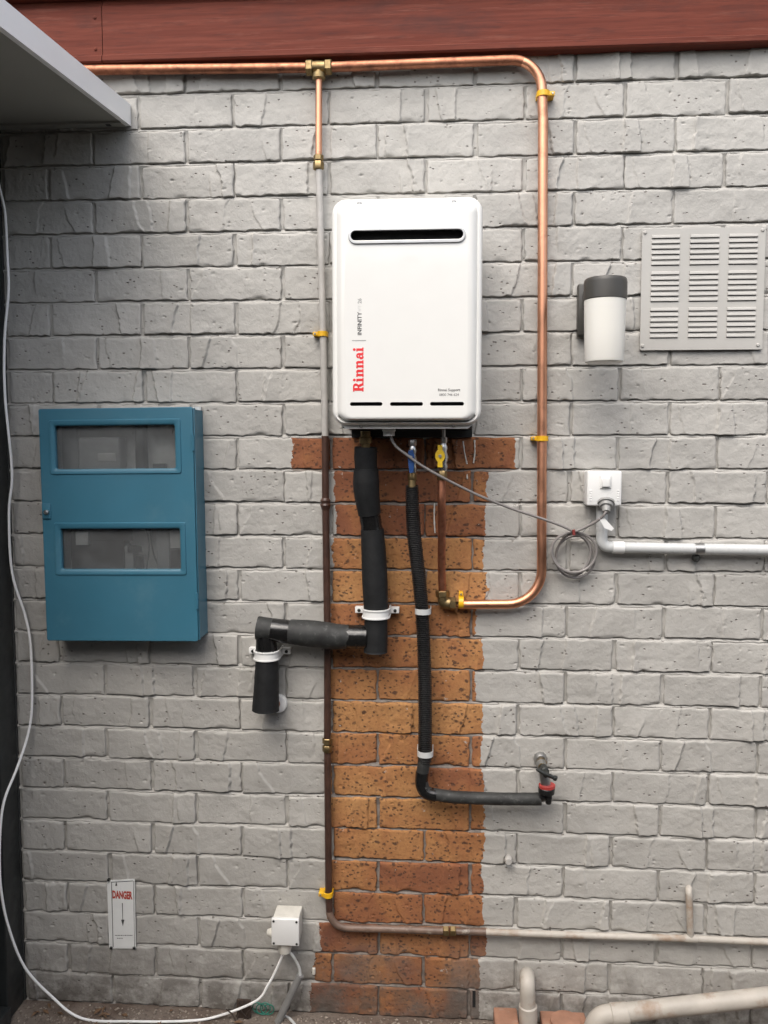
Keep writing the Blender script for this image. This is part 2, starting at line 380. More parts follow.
def brick_mesh(name, Ln, Ht, seed, step=.0021):
    r = np.random.RandomState(seed)
    gx = edge_grid(Ln, step); gz = edge_grid(Ht, step); nx, nz = len(gx), len(gz)
    X, Z = np.meshgrid(gx, gz)
    h = vnoise(nx, nz, 5, 2, r) * .0011 + vnoise(nx, nz, 16, 6, r) * .00055 + vnoise(nx, nz, 40, 15, r) * .0003
    ncr = r.choice([1, 1, 2, 2, 2, 3]) if Ln > .15 else r.choice([0, 0, 1])
    for k in range(ncr):
        x0 = r.uniform(-.44, .44) * Ln; sl = r.uniform(-.28, .28); sgn = r.choice([-1, 1])
        zz = gz / Ht; path = x0 + sl * gz + np.interp(zz, np.linspace(-.5, .5, 11), r.uniform(-.0021, .0021, 11))
        if r.rand() < .45:
            kz = r.uniform(-.25, .25); path = path + np.maximum(0, (kz - zz) * r.choice([-1, 1])) * r.choice([-1, 1]) * r.uniform(.012, .04)
        d = (X - path[:, None]) * sgn; A = r.choice([.0022, .0032, .0045, .0055, .0068]) * r.uniform(.8, 1.1); lam = r.uniform(.014, .07)
        fade = 1.0
        if A < .0042 and r.rand() < .5: fade = np.clip((Z * r.choice([-1, 1]) + r.uniform(.015, .035)) / .030, 0, 1)
        s = np.clip(d / .0017 + .5, 0, 1)
        h += A * fade * s * np.exp(-np.maximum(d, 0) / lam)
    for k in range(r.randint(0, 6)):      # pits
        cx, cz = r.uniform(-.48, .48) * Ln, r.uniform(-.45, .45) * Ht; w = r.uniform(.0014, .0028)
        h -= r.uniform(.0015, .004) * np.exp(-(((X - cx) / (w * r.uniform(.8, 2.4))) ** 2 + ((Z - cz) / w) ** 2) ** 2)
    for k in range(r.randint(1, 4)):      # chipped arrises
        cx = r.uniform(-.5, .5) * Ln; cz = r.choice([-.5, -.5, .5]) * Ht; w = r.uniform(.004, .012)
        h -= r.uniform(.0015, .004) * np.exp(-((X - cx) ** 2 / (w * 1.6) ** 2 + (Z - cz) ** 2 / (w * .5) ** 2))
    ex = Ln / 2 - np.abs(X); ez = Ht / 2 - np.abs(Z); rr = .0046
    for e, r_ in ((ex, rr), (np.where(Z > 0, ez, 1.0), .0058), (np.where(Z < 0, ez, 1.0), .0019)):      # the underside arris is sharp, the top one worn and thick with paint
        q = np.clip(1 - e / r_, 0, 1); h -= r_ * (1 - np.sqrt(np.maximum(0, 1 - q * q * .96)))
    wa = np.interp(gz, np.linspace(-Ht / 2, Ht / 2, 7), r.uniform(-.0022, .0022, 7)); wb = np.interp(gx, np.linspace(-Ln / 2, Ln / 2, 13), r.uniform(-.0024, .0024, 13))
    wb2 = np.interp(gx, np.linspace(-Ln / 2, Ln / 2, 19), r.uniform(-.0026, .0020, 19))
    X = X + wa[:, None] * (X / Ln * 2) ** 2 * np.sign(X); Z = Z + np.where(Z > 0, wb[None, :], wb2[None, :]) * (Z / Ht * 2) ** 2
    V = np.stack([X, -h, Z], -1).reshape(-1, 3)
    I = np.arange(nx * nz).reshape(nz, nx); F = np.stack([I[:-1, :-1], I[:-1, 1:], I[1:, 1:], I[1:, :-1]], -1).reshape(-1, 4).tolist()
    rim = list(I[0, :]) + list(I[1:, -1]) + list(I[-1, -2::-1]) + list(I[-2:0:-1, 0]); n0 = len(V)
    S = V[rim].copy(); S[:, 1] = .03; V = np.concatenate([V, S]); k = len(rim)
    F += [[rim[(j + 1) % k], rim[j], n0 + j, n0 + (j + 1) % k] for j in range(k)]
    me = bpy.data.meshes.new(name); me.from_pydata(V.tolist(), [], F); me.update()
    me.polygons.foreach_set('use_smooth', [True] * len(me.polygons)); me.materials.append(M['brick']); return me
wall = thing('brick_wall', 'grey painted brick house wall with a bare orange brick strip in the middle', 'wall', (0, 0, 0))
full = [brick_mesh('brick', .2335, .0782, 100 + i) for i in range(44)]
half = [brick_mesh('brick', .1135, .0782, 300 + i) for i in range(8)]
# how far the bare clay runs in each course, measured in pixels (left, right)
BARE = {11: (292, 515), 12: (334, 489), 13: (335, 485), 14: (332, 484), 15: (331, 486), 16: (330, 477), 17: (330, 482), 18: (329, 476), 19: (329, 483),
        20: (329, 481), 21: (329, 483), 22: (329, 484), 23: (328, 483), 24: (328, 482), 25: (328, 484), 26: (321, 487), 27: (315, 480), 28: (309, 478)}
TONE = {11: (.35, .25, .35), 12: (.25, .3, .4), 13: (.3, .3, .35), 14: (.7, .75, .65), 15: (.8, .75, .8), 16: (.45, .5, .55), 17: (.7, .45, .6), 18: (.7, .55, .6), 19: (.8, .8, .65), 20: (.65, .6, .55),
        21: (.65, .6, .35), 22: (.7, .65, .6), 23: (.7, .6, .6), 24: (.6, .3, .4), 25: (.65, .5, .45), 26: (.2, .45, .45), 27: (.55, .55, .45), 28: (.35, .4, .4)}
last = None
for row in range(29):
    zc = TOP - (row + .5) * COURSE
    hs_ = list(range(0, 18, 2)) if row % 2 == 0 else [-1] + list(range(1, 17, 2))
    for h in hs_:
        hf = h == -1; pool = half if hf else full
        me = rng.choice([q for q in pool if q is not last]); last = me
        o = bpy.data.objects.new('brick', me); col.objects.link(o); o.parent = wall
        xc = HALF * .5 if hf else HALF * (h + 1)
        o.location = (xc + rng.uniform(-.0022, .0022), rng.uniform(-.0012, .0012), zc + rng.uniform(-.0014, .0014))
        o.rotation_euler = (R(rng.uniform(-.7, .7)), R(rng.uniform(-.35, .35)), R(rng.uniform(-.35, .35)))
        if row in BARE and not hf:
            v = 92 + row * 32.9 - 16
            a, b = at(BARE[row][0], v).x, at(BARE[row][1], v).x
            if xc + .12 > a - .03 and xc - .12 < b + .03: 
                o['bare_from'] = a; o['bare_to'] = b; o['tone'] = min(.95, max(.0, TONE[row][min(2, max(0, int((xc - BX0 + .06) / .15)))] + rng.uniform(-.08, .08)))
                o.material_slots[0].link = 'OBJECT'; o.material_slots[0].material = M['clay']
b = MB()      # the same wall going on out of sight, to the right and above
for row in range(-2, 29):
    for h in range(-1, 34):
        if (h % 2) != (row % 2): continue
        if row >= 0 and h < (18 if row % 2 == 0 else 17): continue
        if row < 0 and h < 0: continue
        xc = HALF * (h + 1); zc = TOP - (row + .5) * COURSE; e = .004
        x0, x1, z0, z1 = xc - .1145, xc + .1145, zc - .037, zc + .037; y = rng.uniform(-.001, .001)
        b.add([(x0 + e, y, z0 + e), (x1 - e, y, z0 + e), (x1 - e, y, z1 - e), (x0 + e, y, z1 - e), (x0, y + e, z0), (x1, y + e, z0), (x1, y + e, z1), (x0, y + e, z1),
               (x0, .03, z0), (x1, .03, z0), (x1, .03, z1), (x0, .03, z1)],
              [(0, 1, 2, 3), (4, 5, 1, 0), (5, 6, 2, 1), (6, 7, 3, 2), (7, 4, 0, 3), (8, 9, 5, 4), (9, 10, 6, 5), (10, 11, 7, 6), (11, 8, 4, 7)])
tag(b.build('far_bricks', M['brick'], wall), kind='stuff')
# mortar: a sheet of joints standing a few millimetres back, uneven
# struck: flush with the brick below, cut in under the brick above
nx = 420; xs = np.linspace(-.004, 2.16, nx); rr = np.random.RandomState(5); zl = []; yl = []
for row in range(29, -2, -1):
    zj = TOP - row * COURSE
    for dz_, y_ in ((-.010, .0060), (-.0038, .0022), (-.0012, .0030), (.0016, .0072), (.0050, .0090), (.0120, .0068), (.0300, .0068), (.0560, .0068)):
        zl.append(zj + dz_); yl.append(y_)
nz = len(zl)
Y = np.array(yl)[:, None] + vnoise(nx, nz, 80, 90, rr) * .0009 + vnoise(nx, nz, 200, 200, rr) * .0006
Zm = np.array(zl)[:, None] + vnoise(nx, nz, 150, 31, rr) * .0012
V = [(float(xs[i]), float(Y[j, i]), float(Zm[j, i])) for j in range(nz) for i in range(nx)]
F = [(j * nx + i, j * nx + i + 1, (j + 1) * nx + i + 1, (j + 1) * nx + i) for j in range(nz - 1) for i in range(nx - 1)]
mesh('mortar_joints', V, F, M['mortar'], wall)
b = MB(); b.box(2.16, 4.1, .008, .03, -.05, TOP + .16); b.box(-.004, 2.16, .009, .03, TOP + .142, TOP + .16); b.box(-.004, 4.1, .035, .11, -.05, TOP + .16)
b.build('backing', M['mortar'], wall, False)
for drip in (((463, 441), (464.5, 452), (467, 464)), ((474.5, 440), (474.8, 452), (473.5, 463)), ((434.5, 503), (434.2, 518), (435, 533)), ((467, 474), (467.2, 479))):
    b = MB(); P_ = resample(smoothpath([at(u, v, -.004) for u, v in drip], 5), .004); b.sweep(P_, [.0022 * rng.uniform(.5, 1.1) for _ in P_], 7); b.build('paint_drip', M['oldplastic'], wall)
wp = at(474, 999, .0); rbox('weep_hole', wp.x - .004, wp.x + .004, -.0008, .012, wp.z - .022, wp.z + .022, 0, M['black'], wall)

# ------------------------------------------------------------------ fascia board and eave
FY = -.036
zf = at(400, 53, FY).z
fas = thing('fascia', 'weathered red brown timber fascia board along the top of the wall', 'fascia', (1.2, FY, zf))
xj = at(101, 30, FY).x
def fprofile(x0, x1, name, dy=0.0):
    pr = [(.0, FY + .004), (.004, FY), (.016, FY), (.020, FY + .006), (.135, FY + .006), (.140, FY + .010), (.152, FY + .012), (.152, .0), (.0, .0)]
    V = [(x, y + (dy if y < -.001 else 0), zf + z) for x in (x0, x1) for z, y in pr]; n = len(pr)
    F = [(i, (i + 1) % n, n + (i + 1) % n, n + i) for i in range(n)] + [tuple(range(n)), tuple(range(n, 2 * n))]
    return mesh(name, V, F, M['timber'], fas, False)
fprofile(-.6, xj - .0012, 'board', .0015); fprofile(xj + .0012, 3.9, 'board')
b = MB(); b.box(-.6, 3.9, FY - .018, -.001, zf + .154, zf + .30); b.build('upper_board', M['timber'], fas, False)
V = [(-.7, FY - .05, zf + .302), (4.0, FY - .05, zf + .302), (4.0, 3.0, zf + 1.5), (-.7, 3.0, zf + 1.5)]
mesh('roof_sheet', V + [(x, y, z + .03) for x, y, z in V], [(0, 1, 2, 3), (4, 5, 6, 7), (0, 1, 5, 4), (1, 2, 6, 5), (2, 3, 7, 6), (3, 0, 4, 7)], M['rooftile'], fas, False)
for dz in (.035, .11):
    p = Vector((xj - .018, FY + .006, zf + dz)); turned('nail_head', p + Vector((0, .004, 0)), p - Vector((0, .0015, 0)), [(0, .004), (.8, .004), (1, .002)], M['timber'], fas, 10)

# ------------------------------------------------------------------ the wing of the house that stands out on the left: wall, eave, dark door
WING = .64
pw = at(131, 126, -.003); slope = math.tan(R(6.5)); zt = .052
wing = thing('house_wing', 'dark wing wall standing out at the left edge, with an added low light-blocking wall', 'building', (-.03, -2, 0))
b = MB()
b.box(-.30, -.012, -WING, -WING + .12, -.01, pw.z + .0); b.box(-.30, -.012, -WING + .1201, -.0005, 2.075, pw.z + .0)
b.box(-.60, -.0045, .0015, .11, -.05, TOP + .16); b.box(-.60, -.30, -WING, .0, -.01, pw.z); b.box(-.30, -.012, -1.75, -WING - .001, -.01, 1.45); b.build('wall', M['wingwall'], wing, False)  # last box: unseen low wall, added only to darken the wall's lower left
roof = thing('eave', 'white edged eave with a pale soffit at the upper left', 'eave', (pw.x, -.003, pw.z))
def rp(x, d, z): return (x, -.003 - d, pw.z + z - slope * d)
def slab(name, x0, x1, d0, d1, z0, z1, mat):
    V = [rp(x, d, z) for x in (x0, x1) for d in (d0, d1) for z in (z0, z1)]
    return mesh(name, V, [(0, 1, 3, 2), (4, 6, 7, 5), (0, 4, 5, 1), (2, 3, 7, 6), (0, 2, 6, 4), (1, 5, 7, 3)], mat, roof, False)
slab('edge_channel', pw.x - .004, pw.x, 0, WING, 0, zt, M['roofwhite'])
slab('lower_lip', pw.x - .012, pw.x - .0042, 0.002, WING, -.0005, .0025, M['roofwhite'])
slab('soffit_panel', -.0115, pw.x - .0125, .002, WING, .004, .04, M['soffit'])
slab('roof_sheet', -2.5, pw.x - .0045, .002, WING, .042, .050, M['rooftile'])
slab('wall_channel', -.0115, pw.x - .0125, .0, .035, -.002, .0035, M['soffit'])
p = at(109, 122, -.02); rbox('rivet', p.x - .006, p.x + .006, -.03, -.018, pw.z - .006, pw.z - .001, .001, M['dark'], roof)
dr = thing('sliding_door', 'dark framed glazed door at the left edge of the wall', 'door', (-.03, -.5, 0))
rbox('jamb', -.085, -.006, -.085, -.002, .0, 2.074, .003, M['door'], dr)
rbox('stile', -.075, -.026, -.165, -.087, .05, 2.06, .003, M['door'], dr)
rbox('sill', -.11, .004, -WING + .1202, -.087, .0, .045, .004, M['door'], dr)
rbox('bottom_rail', -.07, -.03, -WING + .1202, -.166, .052, .15, .003, M['door'], dr)
rbox('top_rail', -.075, -.022, -WING + .1202, -.166, 1.98, 2.06, .003, M['door'], dr)
rbox('pane', -.055, -.047, -WING + .1202, -.166, .151, 1.979, 0, M['doorglass'], dr)
# fence across the yard, seen only as the soft line mirrored in the heater
fn = thing('paling_fence', 'dark timber paling fence across the yard, mirrored in the heater', 'fence', (1.5, -3.1, 0))
b = MB()
for k in range(75):
    x = -4.4 + k * .16; b.box(x, x + .15, -3.12 + (k % 2) * .006, -3.10 + (k % 2) * .006, .02, FENCE + .02 * math.sin(k * 2.3))
tag(b.build('palings', M['fence'], fn, False), kind='stuff')
b = MB(); b.box(-4.4, 7.6, -3.17, -3.122, .4, .47); b.box(-4.4, 7.6, -3.17, -3.122, FENCE - .4, FENCE - .33); b.build('rails', M['fence'], fn, False)

# ------------------------------------------------------------------ water heater
HY = -.205
a, c = at(332, 199, HY + .02), at(482, 437, HY + .02)
hx0, hx1, hz1 = at(332.5, 300, HY + .03).x, at(482, 300, HY + .03).x, at(405, 199, HY + .03).z
hz0 = at(405, 425, HY + .03).z
ht = thing('water_heater', 'white wall mounted gas water heater with a black exhaust slot', 'water heater', ((hx0 + hx1) / 2, -.01, hz0))
def ring(i, y, zl=0.0, yb=0.0): return [(x, y + (yb if z < hz0 + .022 and hx0 + .03 < x < hx1 - .03 else yb * .6 if z < hz0 + .022 else 0), z) for x, z in rrect(hx0 + i, hx1 - i, hz0 + i + zl, hz1 - i, max(.032 - i * .6, .008), 7)]
loft('casing', [ring(.010, -.012), ring(.008, HY + .048), ring(.001, HY + .040), ring(.0, HY + .026), ring(.0022, HY + .019), ring(.006, HY + .0155, -.002), ring(.010, HY + .0145, -.0045, .004), ring(.012, HY + .0150, -.0035, .016),
                ring(.0195, HY + .0052, -.0085), ring(.027, HY + .0008, -.013), ring(.033, HY, -.016)], M['white'], ht, True, False)
def stad(u0, u1, v0, v1, n=6, y=HY):
    a, c = at(u0, v0, y), at(u1, v1, y); return rrect(a.x, c.x, c.z, a.z, (a.z - c.z) * .499, n)
slots = [stad(350, 382.5, 402.2, 405.8, 3), stad(390, 423, 402.2, 405.8, 3), stad(430, 464, 402.0, 405.6, 3)]
ex = stad(350.5, 463.5, 231, 241.5)
outer = [(x, z) for x, y, z in ring(.033, HY, -.016)]
plate('front_panel', [outer, ex] + slots, HY - .0002, .0012, M['white'], ht)
a, c = at(349, 229, HY), at(465, 243, HY)
plate('exhaust_ring', [stad(348.9, 465.1, 229.5, 242.0), stad(350.4, 463.6, 231.0, 239.6)], HY - .004, .010, M['ringsteel'], ht, .0012)
b = MB(); b.box(a.x, c.x, HY + .022, HY + .024, c.z - .004, a.z + .004); b.build('exhaust_mouth', M['black'], ht, False)
for s in slots:
    b = MB(); b.box(s[0][0] - .09, s[0][0] + .008, HY + .012, HY + .013, s[0][1] - .006, s[0][1] + .006); b.build('intake_slot', M['black'], ht, False)
for u, v, yy in ((359.5, 203.6, .012), (454, 202.3, .012), (361, 425.5, .030), (453.5, 425, .030)):
    p = at(u, v, HY + yy); turned('screw', p + Vector((0, .004, 0)), p - Vector((0, .003, 0)), [(0, .0052), (.7, .0052), (1, .003)], M['steel'], ht, 10)
a, c = at(352, 426, HY + .04), at(470, 428.6, HY + .04)
V = [(hx0 + .016, HY + .05, hz0 + .002), (hx1 - .016, HY + .05, hz0 + .002), (hx1 - .030, HY + .05, c.z), (hx0 + .030, HY + .05, c.z)]
V += [(x, y - .016, z) for x, y, z in V]
mesh('bottom_lip', V, [(0, 1, 2, 3), (4, 5, 6, 7), (0, 1, 5, 4), (1, 2, 6, 5), (2, 3, 7, 6), (3, 0, 4, 7)], M['white_flange'], ht, False)
rbox('underside', hx0 + .02, hx1 - .02, HY + .052, -.004, hz0 - .006, hz0 + .012, .002, M['dark'], ht)
a = at(352, 447, -.006); c = at(472, 447, -.006); rbox('wall_bracket', a.x, c.x, -.012, -.004, at(400, 437.5, -.01).z, hz0 + .1, .001, M['dark'], ht)
# lettering runs upwards
def upw(u, v):
    o = at(u, v, HY - .0006); return lambda x, z: (o.x - z, o.z + x)
def flatw(u, v, sx=1.0):
    o = at(u, v, HY - .0006); return lambda x, z: (o.x + x * sx, o.z + z)
lettering('INFINITY', px(5.7, HY), HY - .0005, upw(359.8, 323.8), M['print'], ht, px(.12, HY))
lettering('VT', px(5.2, HY), HY - .0005, upw(359.8, 308.2), M['faintprint'], ht)
lettering('26', px(5.2, HY), HY - .0005, upw(359.8, 301), M['paleprint'], ht, px(.12, HY))
lettering('Rinnai Support', px(3.7, HY), HY - .0005, flatw(449, 390), M['print'], ht, px(.06, HY))
lettering('0800 746 624', px(3.5, HY), HY - .0005, flatw(449, 394.8), M['print'], ht)
p, q = at(352, 340.2, HY), at(366, 340.8, HY); plate('rule', [[(p.x, p.z), (q.x, p.z), (q.x, q.z), (p.x, q.z)]], HY - .0006, .0004, M['paleprint'], ht)
# bold serif word mark, drawn letter by letter in a 100-unit cap height
def arc(cx, cz, rx, rz, a0, a1, n=8): return [(cx + rx * math.cos(R(a0 + (a1 - a0) * k / n)), cz + rz * math.sin(R(a0 + (a1 - a0) * k / n))) for k in range(n + 1)]
GL = {'R': (92, [[(0, 0), (44, 0), (44, 13), (36, 13), (36, 42), (46, 42), (62, 0), (94, 0), (94, 13), (84, 13), (70, 46)] + arc(50, 73, 34, 27, -50, 90) + [(0, 100), (0, 87), (9, 87), (9, 13), (0, 13)],
                  [(36, 56), (36, 86), (46, 86)] + arc(47, 71, 11, 15, 80, -80, 6) + [(44, 56)]]),
      'i': (44, [[(0, 0), (40, 0), (40, 12), (32, 12), (32, 68), (0, 68), (0, 56), (8, 56), (8, 12), (0, 12)], arc(20, 87, 14, 13, 0, 342, 14)]),
      'n': (82, [[(0, 0), (37, 0), (37, 12), (31, 12), (31, 46)] + arc(40, 46, 9, 9, 150, 0, 5) + [(49, 12), (43, 12), (43, 0), (80, 0), (80, 12), (73, 12), (73, 48)] + arc(54, 49, 19, 21, 0, 100, 6) + [(38, 67), (31, 60), (31, 68), (0, 68), (0, 56), (8, 56), (8, 12), (0, 12)]]),
      'a': (74, [[(72, 0), (72, 12), (65, 12), (65, 46)] + arc(38, 46, 27, 23, 0, 170, 8) + [(10, 46), (31, 44)] + arc(37, 47, 6, 8, 170, 0, 4) + [(42, 42)] + arc(24, 21, 23, 22, 75, 290, 9) + [(38, 4), (44, 10), (47, 0)],
                 arc(33, 22, 9, 10, 0, 342, 10)])}
o_ = at(363.6, 391.6, HY); sc = px(10.6, HY) / 100; adv = 0; k_ = px(45.5, HY) / (sc * 460)
wm = None
for ch in 'Rinnai':
    w, loops = GL[ch]
    for_ = [[(o_.x - z * sc, o_.z + (adv + x) * sc * k_) for x, z in lp] for lp in loops]
    plate('letter', for_, HY - .0006, .0005, M['redprint'], ht); adv += w + 5
turned('cable_gland', at(389, 424, -.13), at(389, 436, -.13), [(0, .016), (.6, .016), (.62, .014), (1, .014)], M['plastic'], ht)

# ------------------------------------------------------------------ pipes
def hexnut(name, p, q, r, mat, parent, bead=True):
    return turned(name, p, q, [(0, r * .86), (.12, r), (.88, r), (1, r * .86)], mat, parent, 6)
# copper gas loop
PY = -.025; r_l = .0118
cp = thing('copper_pipe', 'bright copper gas pipe looping round the right of the water heater', 'pipe', at(543, 560, PY))
p_ = [at(-40, 71.5, PY), at(319, 67.5, PY), at(541, 59, PY), at(543, 120, PY), at(541.5, 604, PY), at(460, 604.5, PY)]
pts = fillet([p_[1] + Vector((.02, 0, 0))] + p_[2:], .085, 12)
kb = 1
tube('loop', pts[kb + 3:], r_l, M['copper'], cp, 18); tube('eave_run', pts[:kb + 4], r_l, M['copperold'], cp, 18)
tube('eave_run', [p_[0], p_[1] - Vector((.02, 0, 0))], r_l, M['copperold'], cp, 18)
hexnut('elbow_nut', at(456, 604, PY), at(449.5, 603.4, PY), .0165, M['brass'], cp)
tube('elbow', fillet([at(450, 603.4, PY), at(443.5, 603, PY), at(442.6, 592, PY)], .012, 6), .0148, M['brass'], cp, 14)
hexnut('elbow_nut', at(442.7, 597, PY), at(442.5, 590.5, PY), .0175, M['brass'], cp)
dy = -.105
pv = [at(442.4, 591, PY), at(441.6, 566, -.040), at(441.8, 520, -.085), at(441.6, 500, dy), at(441.8, 480, dy)]
tube('drop', smoothpath(pv, 8), .0098, M['copperold'], cp, 16)
# tee and riser
rz = thing('riser_pipe', 'thin vertical pipe left of the water heater running down to the wall base', 'pipe', at(328, 900, -.02))
hexnut('tee_nut', at(306, 67.8, PY), at(313, 67.5, PY), .019, M['brass'], rz)
tube('tee', [at(312, 67.5, PY), at(326, 67.2, PY)], .0145, M['brass'], rz)
hexnut('tee_nut', at(325, 67.2, PY), at(332, 67, PY), .019, M['brass'], rz)
turned('tee_branch', at(319, 68, PY), at(318.9, 80, PY), [(0, .011), (.45, .011), (.5, .0165), (.9, .0165), (1, .012)], M['brass'], rz, 12)
RY = -.022
tube('copper_section', [at(318.9, 79, PY), at(318.6, 158, RY)], .0082, M['copper'], rz)
hexnut('joiner', at(318.5, 155, RY), at(318.5, 161, RY), .0125, M['brass'], rz); hexnut('joiner', at(318.5, 161.6, RY), at(318.5, 170, RY), .0135, M['brass'], rz)
tube('painted_section', [at(319, 169, RY), at(320.5, 230, RY), at(323, 334, RY), at(325.2, 436, RY)], .0086, M['pipegrey'], rz)
tube('brown_section', [at(325.2, 436, RY), at(325.5, 500, RY), at(327.5, 640, RY), at(327.4, 742, RY)], .0090, M['pipebrown'], rz)
turned('joiner', at(325.4, 498, RY), at(325.6, 510, RY), [(0, .0095), (.2, .0135), (.45, .0115), (.6, .014), (1, .0095)], M['pipebrown'], rz, 10)
hexnut('joiner', at(327.4, 738, RY), at(327.4, 744, RY), .0130, M['brass'], rz); hexnut('joiner', at(327.4, 745, RY), at(327.4, 752, RY), .0130, M['brass'], rz)
bl = fillet([at(327.4, 751, RY), at(328.6, 894, RY), at(330, 927.5, RY), at(388, 929, RY), at(444, 931, RY)], .055, 10)
k = len(bl) - 3
tube('brown_section', bl[:3], .0090, M['pipebrown'], rz); tube('bend', bl[2:], .0092, M['pipestained'], rz)
hexnut('joiner', at(443, 931, RY), at(449, 931, RY), .0130, M['brass'], rz); hexnut('joiner', at(450, 931, RY), at(456, 931.2, RY), .0130, M['brass'], rz)
tube('stained_section', [at(455, 931.2, RY), at(486, 932, RY)], .0090, M['pipestained'], rz)
tube('painted_section', [at(485, 932, RY), at(598, 936, RY), at(692, 938.6, RY), at(800, 943.5, RY)], .0087, M['pipecream'], rz)
tube('branch', fillet([at(689, 890, .01), at(688.6, 887, -.022), at(690.5, 938, RY)], .016, 6), .0085, M['pipecream'], rz)
turned('branch_tee', at(684, 938.3, RY), at(697, 938.8, RY), [(0, .009), (.15, .0108), (.85, .0108), (1, .009)], M['pipecream'], rz, 12)

# yellow saddle clips
def yclip(u, v, vertical, r, cy, label, side=1):
    o = at(u, v, cy); t = thing('pipe_clip', label, 'clip', Vector((o.x, -.001, o.z)), 'yellow saddle clips on the pipes')
    hw = .0062; R0, R1 = r + .0004, r + .0038; prof = []
    arcp = [(R1 * math.sin(R(q)), cy - R1 * math.cos(R(q))) for q in range(-90, 91, 15)]
    inn = [(R0 * math.sin(R(q)), cy - R0 * math.cos(R(q))) for q in range(90, -91, -15)]
    o1 = [(-R1, -.002)] + arcp + [(R1, -.002)]; i1 = [(R0, -.002)] + inn + [(-R0, -.002)]
    V = []; F = []; P = o1 + i1; n = len(P); m_ = len(o1)
    for s in (-hw, hw):
        for a, y in P: V.append((o.x + a, y, o.z + s) if vertical else (o.x + s, y, o.z + a))
    F = [(i, (i + 1) % n, n + (i + 1) % n, n + i) for i in range(n)]
    for i in range(m_ - 1):
        F.append((i, i + 1, n - 2 - i, n - 1 - i)); F.append((n + i, n + i + 1, 2 * n - 2 - i, 2 * n - 1 - i))
    mesh('band', V, F, M['yellow'], t)
    q = [side * (R1 - .002), side * (R1 + .011)]; q.sort(); zz = hw * .8
    if vertical: rbox('lug', o.x + q[0], o.x + q[1], cy - .006, -.001, o.z - zz, o.z + zz, .0012, M['yellow'], t)
    else: rbox('lug', o.x - zz, o.x + zz, cy - .006, -.001, o.z + q[0], o.z + q[1], .0012, M['yellow'], t)
    w = side * (R1 + .006); c0 = Vector((o.x + w, cy - .006, o.z)) if vertical else Vector((o.x, cy - .006, o.z + w))
    turned('screw', c0, c0 - Vector((0, .002, 0)), [(0, .003), (1, .002)], M['steel'], t, 8)
yclip(543.2, 94.5, True, r_l, PY, 'yellow pipe clip on the copper pipe just below its top bend', 1)
yclip(542, 438.5, True, r_l, PY, 'yellow pipe clip halfway down the copper pipe right of the heater', -1)
yclip(461, 602.5, False, r_l, PY, 'yellow pipe clip beside the brass elbow at the bottom of the loop', 1)
yclip(322.4, 334, True, .0086, RY, 'yellow pipe clip on the grey riser beside the heater', -1)
yclip(328, 894, True, .0092, RY, 'yellow pipe clip low on the dark brown pipe above its bend', -1)

# ball valves
VY = dy
bv = thing('ball_valve', 'brass water valve with a blue lever under the heater', 'valve', at(412, 486, VY))
hexnut('union_nut', at(412.4, 439.5, VY), at(412.4, 446, VY), .0098, M['steel'], bv)
turned('body', at(412.6, 446, VY), at(412.8, 473, VY), [(0, .007), (.2, .0105), (.3, .0085), (.5, .0115), (.7, .0085), (.8, .0105), (1, .008)], M['chrome'], bv, 12)
hexnut('end_nut', at(412.2, 473, VY), at(412.2, 480, VY), .0108, M['brass'], bv); turned('tail', at(412, 480, VY), at(412, 488, VY), [(0, .009), (1, .0095)], M['brass'], bv)
p = at(411, 457, VY - .02)
lp = [(at(u, v, VY - .02).x, at(u, v, VY - .02).z) for u, v in ((408.6, 451), (412.6, 450), (414, 455), (414.2, 461), (413.2, 472), (410, 473), (408.8, 466), (408, 458))]
plate('lever', [lp], VY - .020, .004, M['blue'], bv, .0008)
turned('lever_screw', Vector((p.x, VY - .008, p.z)), Vector((p.x, VY - .0235, p.z)), [(0, .004), (1, .0035)], M['steel'], bv, 8)
gv = thing('ball_valve', 'brass gas valve with a yellow lever under the heater', 'valve', at(442, 480, VY))
turned('inlet', at(443.5, 428, VY), at(443.5, 438, VY), [(0, .0045), (1, .0045)], M['steel'], gv, 10)
hexnut('union_nut', at(444, 437, VY), at(444, 443, VY), .0078, M['steel'], gv)
turned('body', at(443.3, 443, VY), at(442.8, 471, VY), [(0, .007), (.18, .0115), (.3, .0095), (.5, .0135), (.7, .0095), (.82, .0120), (1, .009)], M['chrome'], gv, 12)
hexnut('end_nut', at(442, 470.5, VY), at(442, 480.5, VY), .0122, M['brass'], gv)
lc = at(440, 456, VY - .022)
lp = [(lc.x + x, lc.z + z) for x, z in ((.0052, .025), (.0045, .014), (.0085, .009), (.0105, .003), (.0105, -.004), (.0085, -.009), (.0045, -.014), (.0055, -.026), (-.0050, -.026), (-.0042, -.014), (-.0085, -.009), (-.0105, -.004), (-.0105, .003), (-.0085, .009), (-.0045, .014), (-.0048, .025))]
plate('lever', [lp], VY - .022, .0045, M['yellowpaint'], gv, .001)
turned('lever_screw', Vector((lc.x, VY - .008, lc.z)), Vector((lc.x, VY - .026, lc.z)), [(0, .0045), (1, .004)], M['steel'], gv, 8)

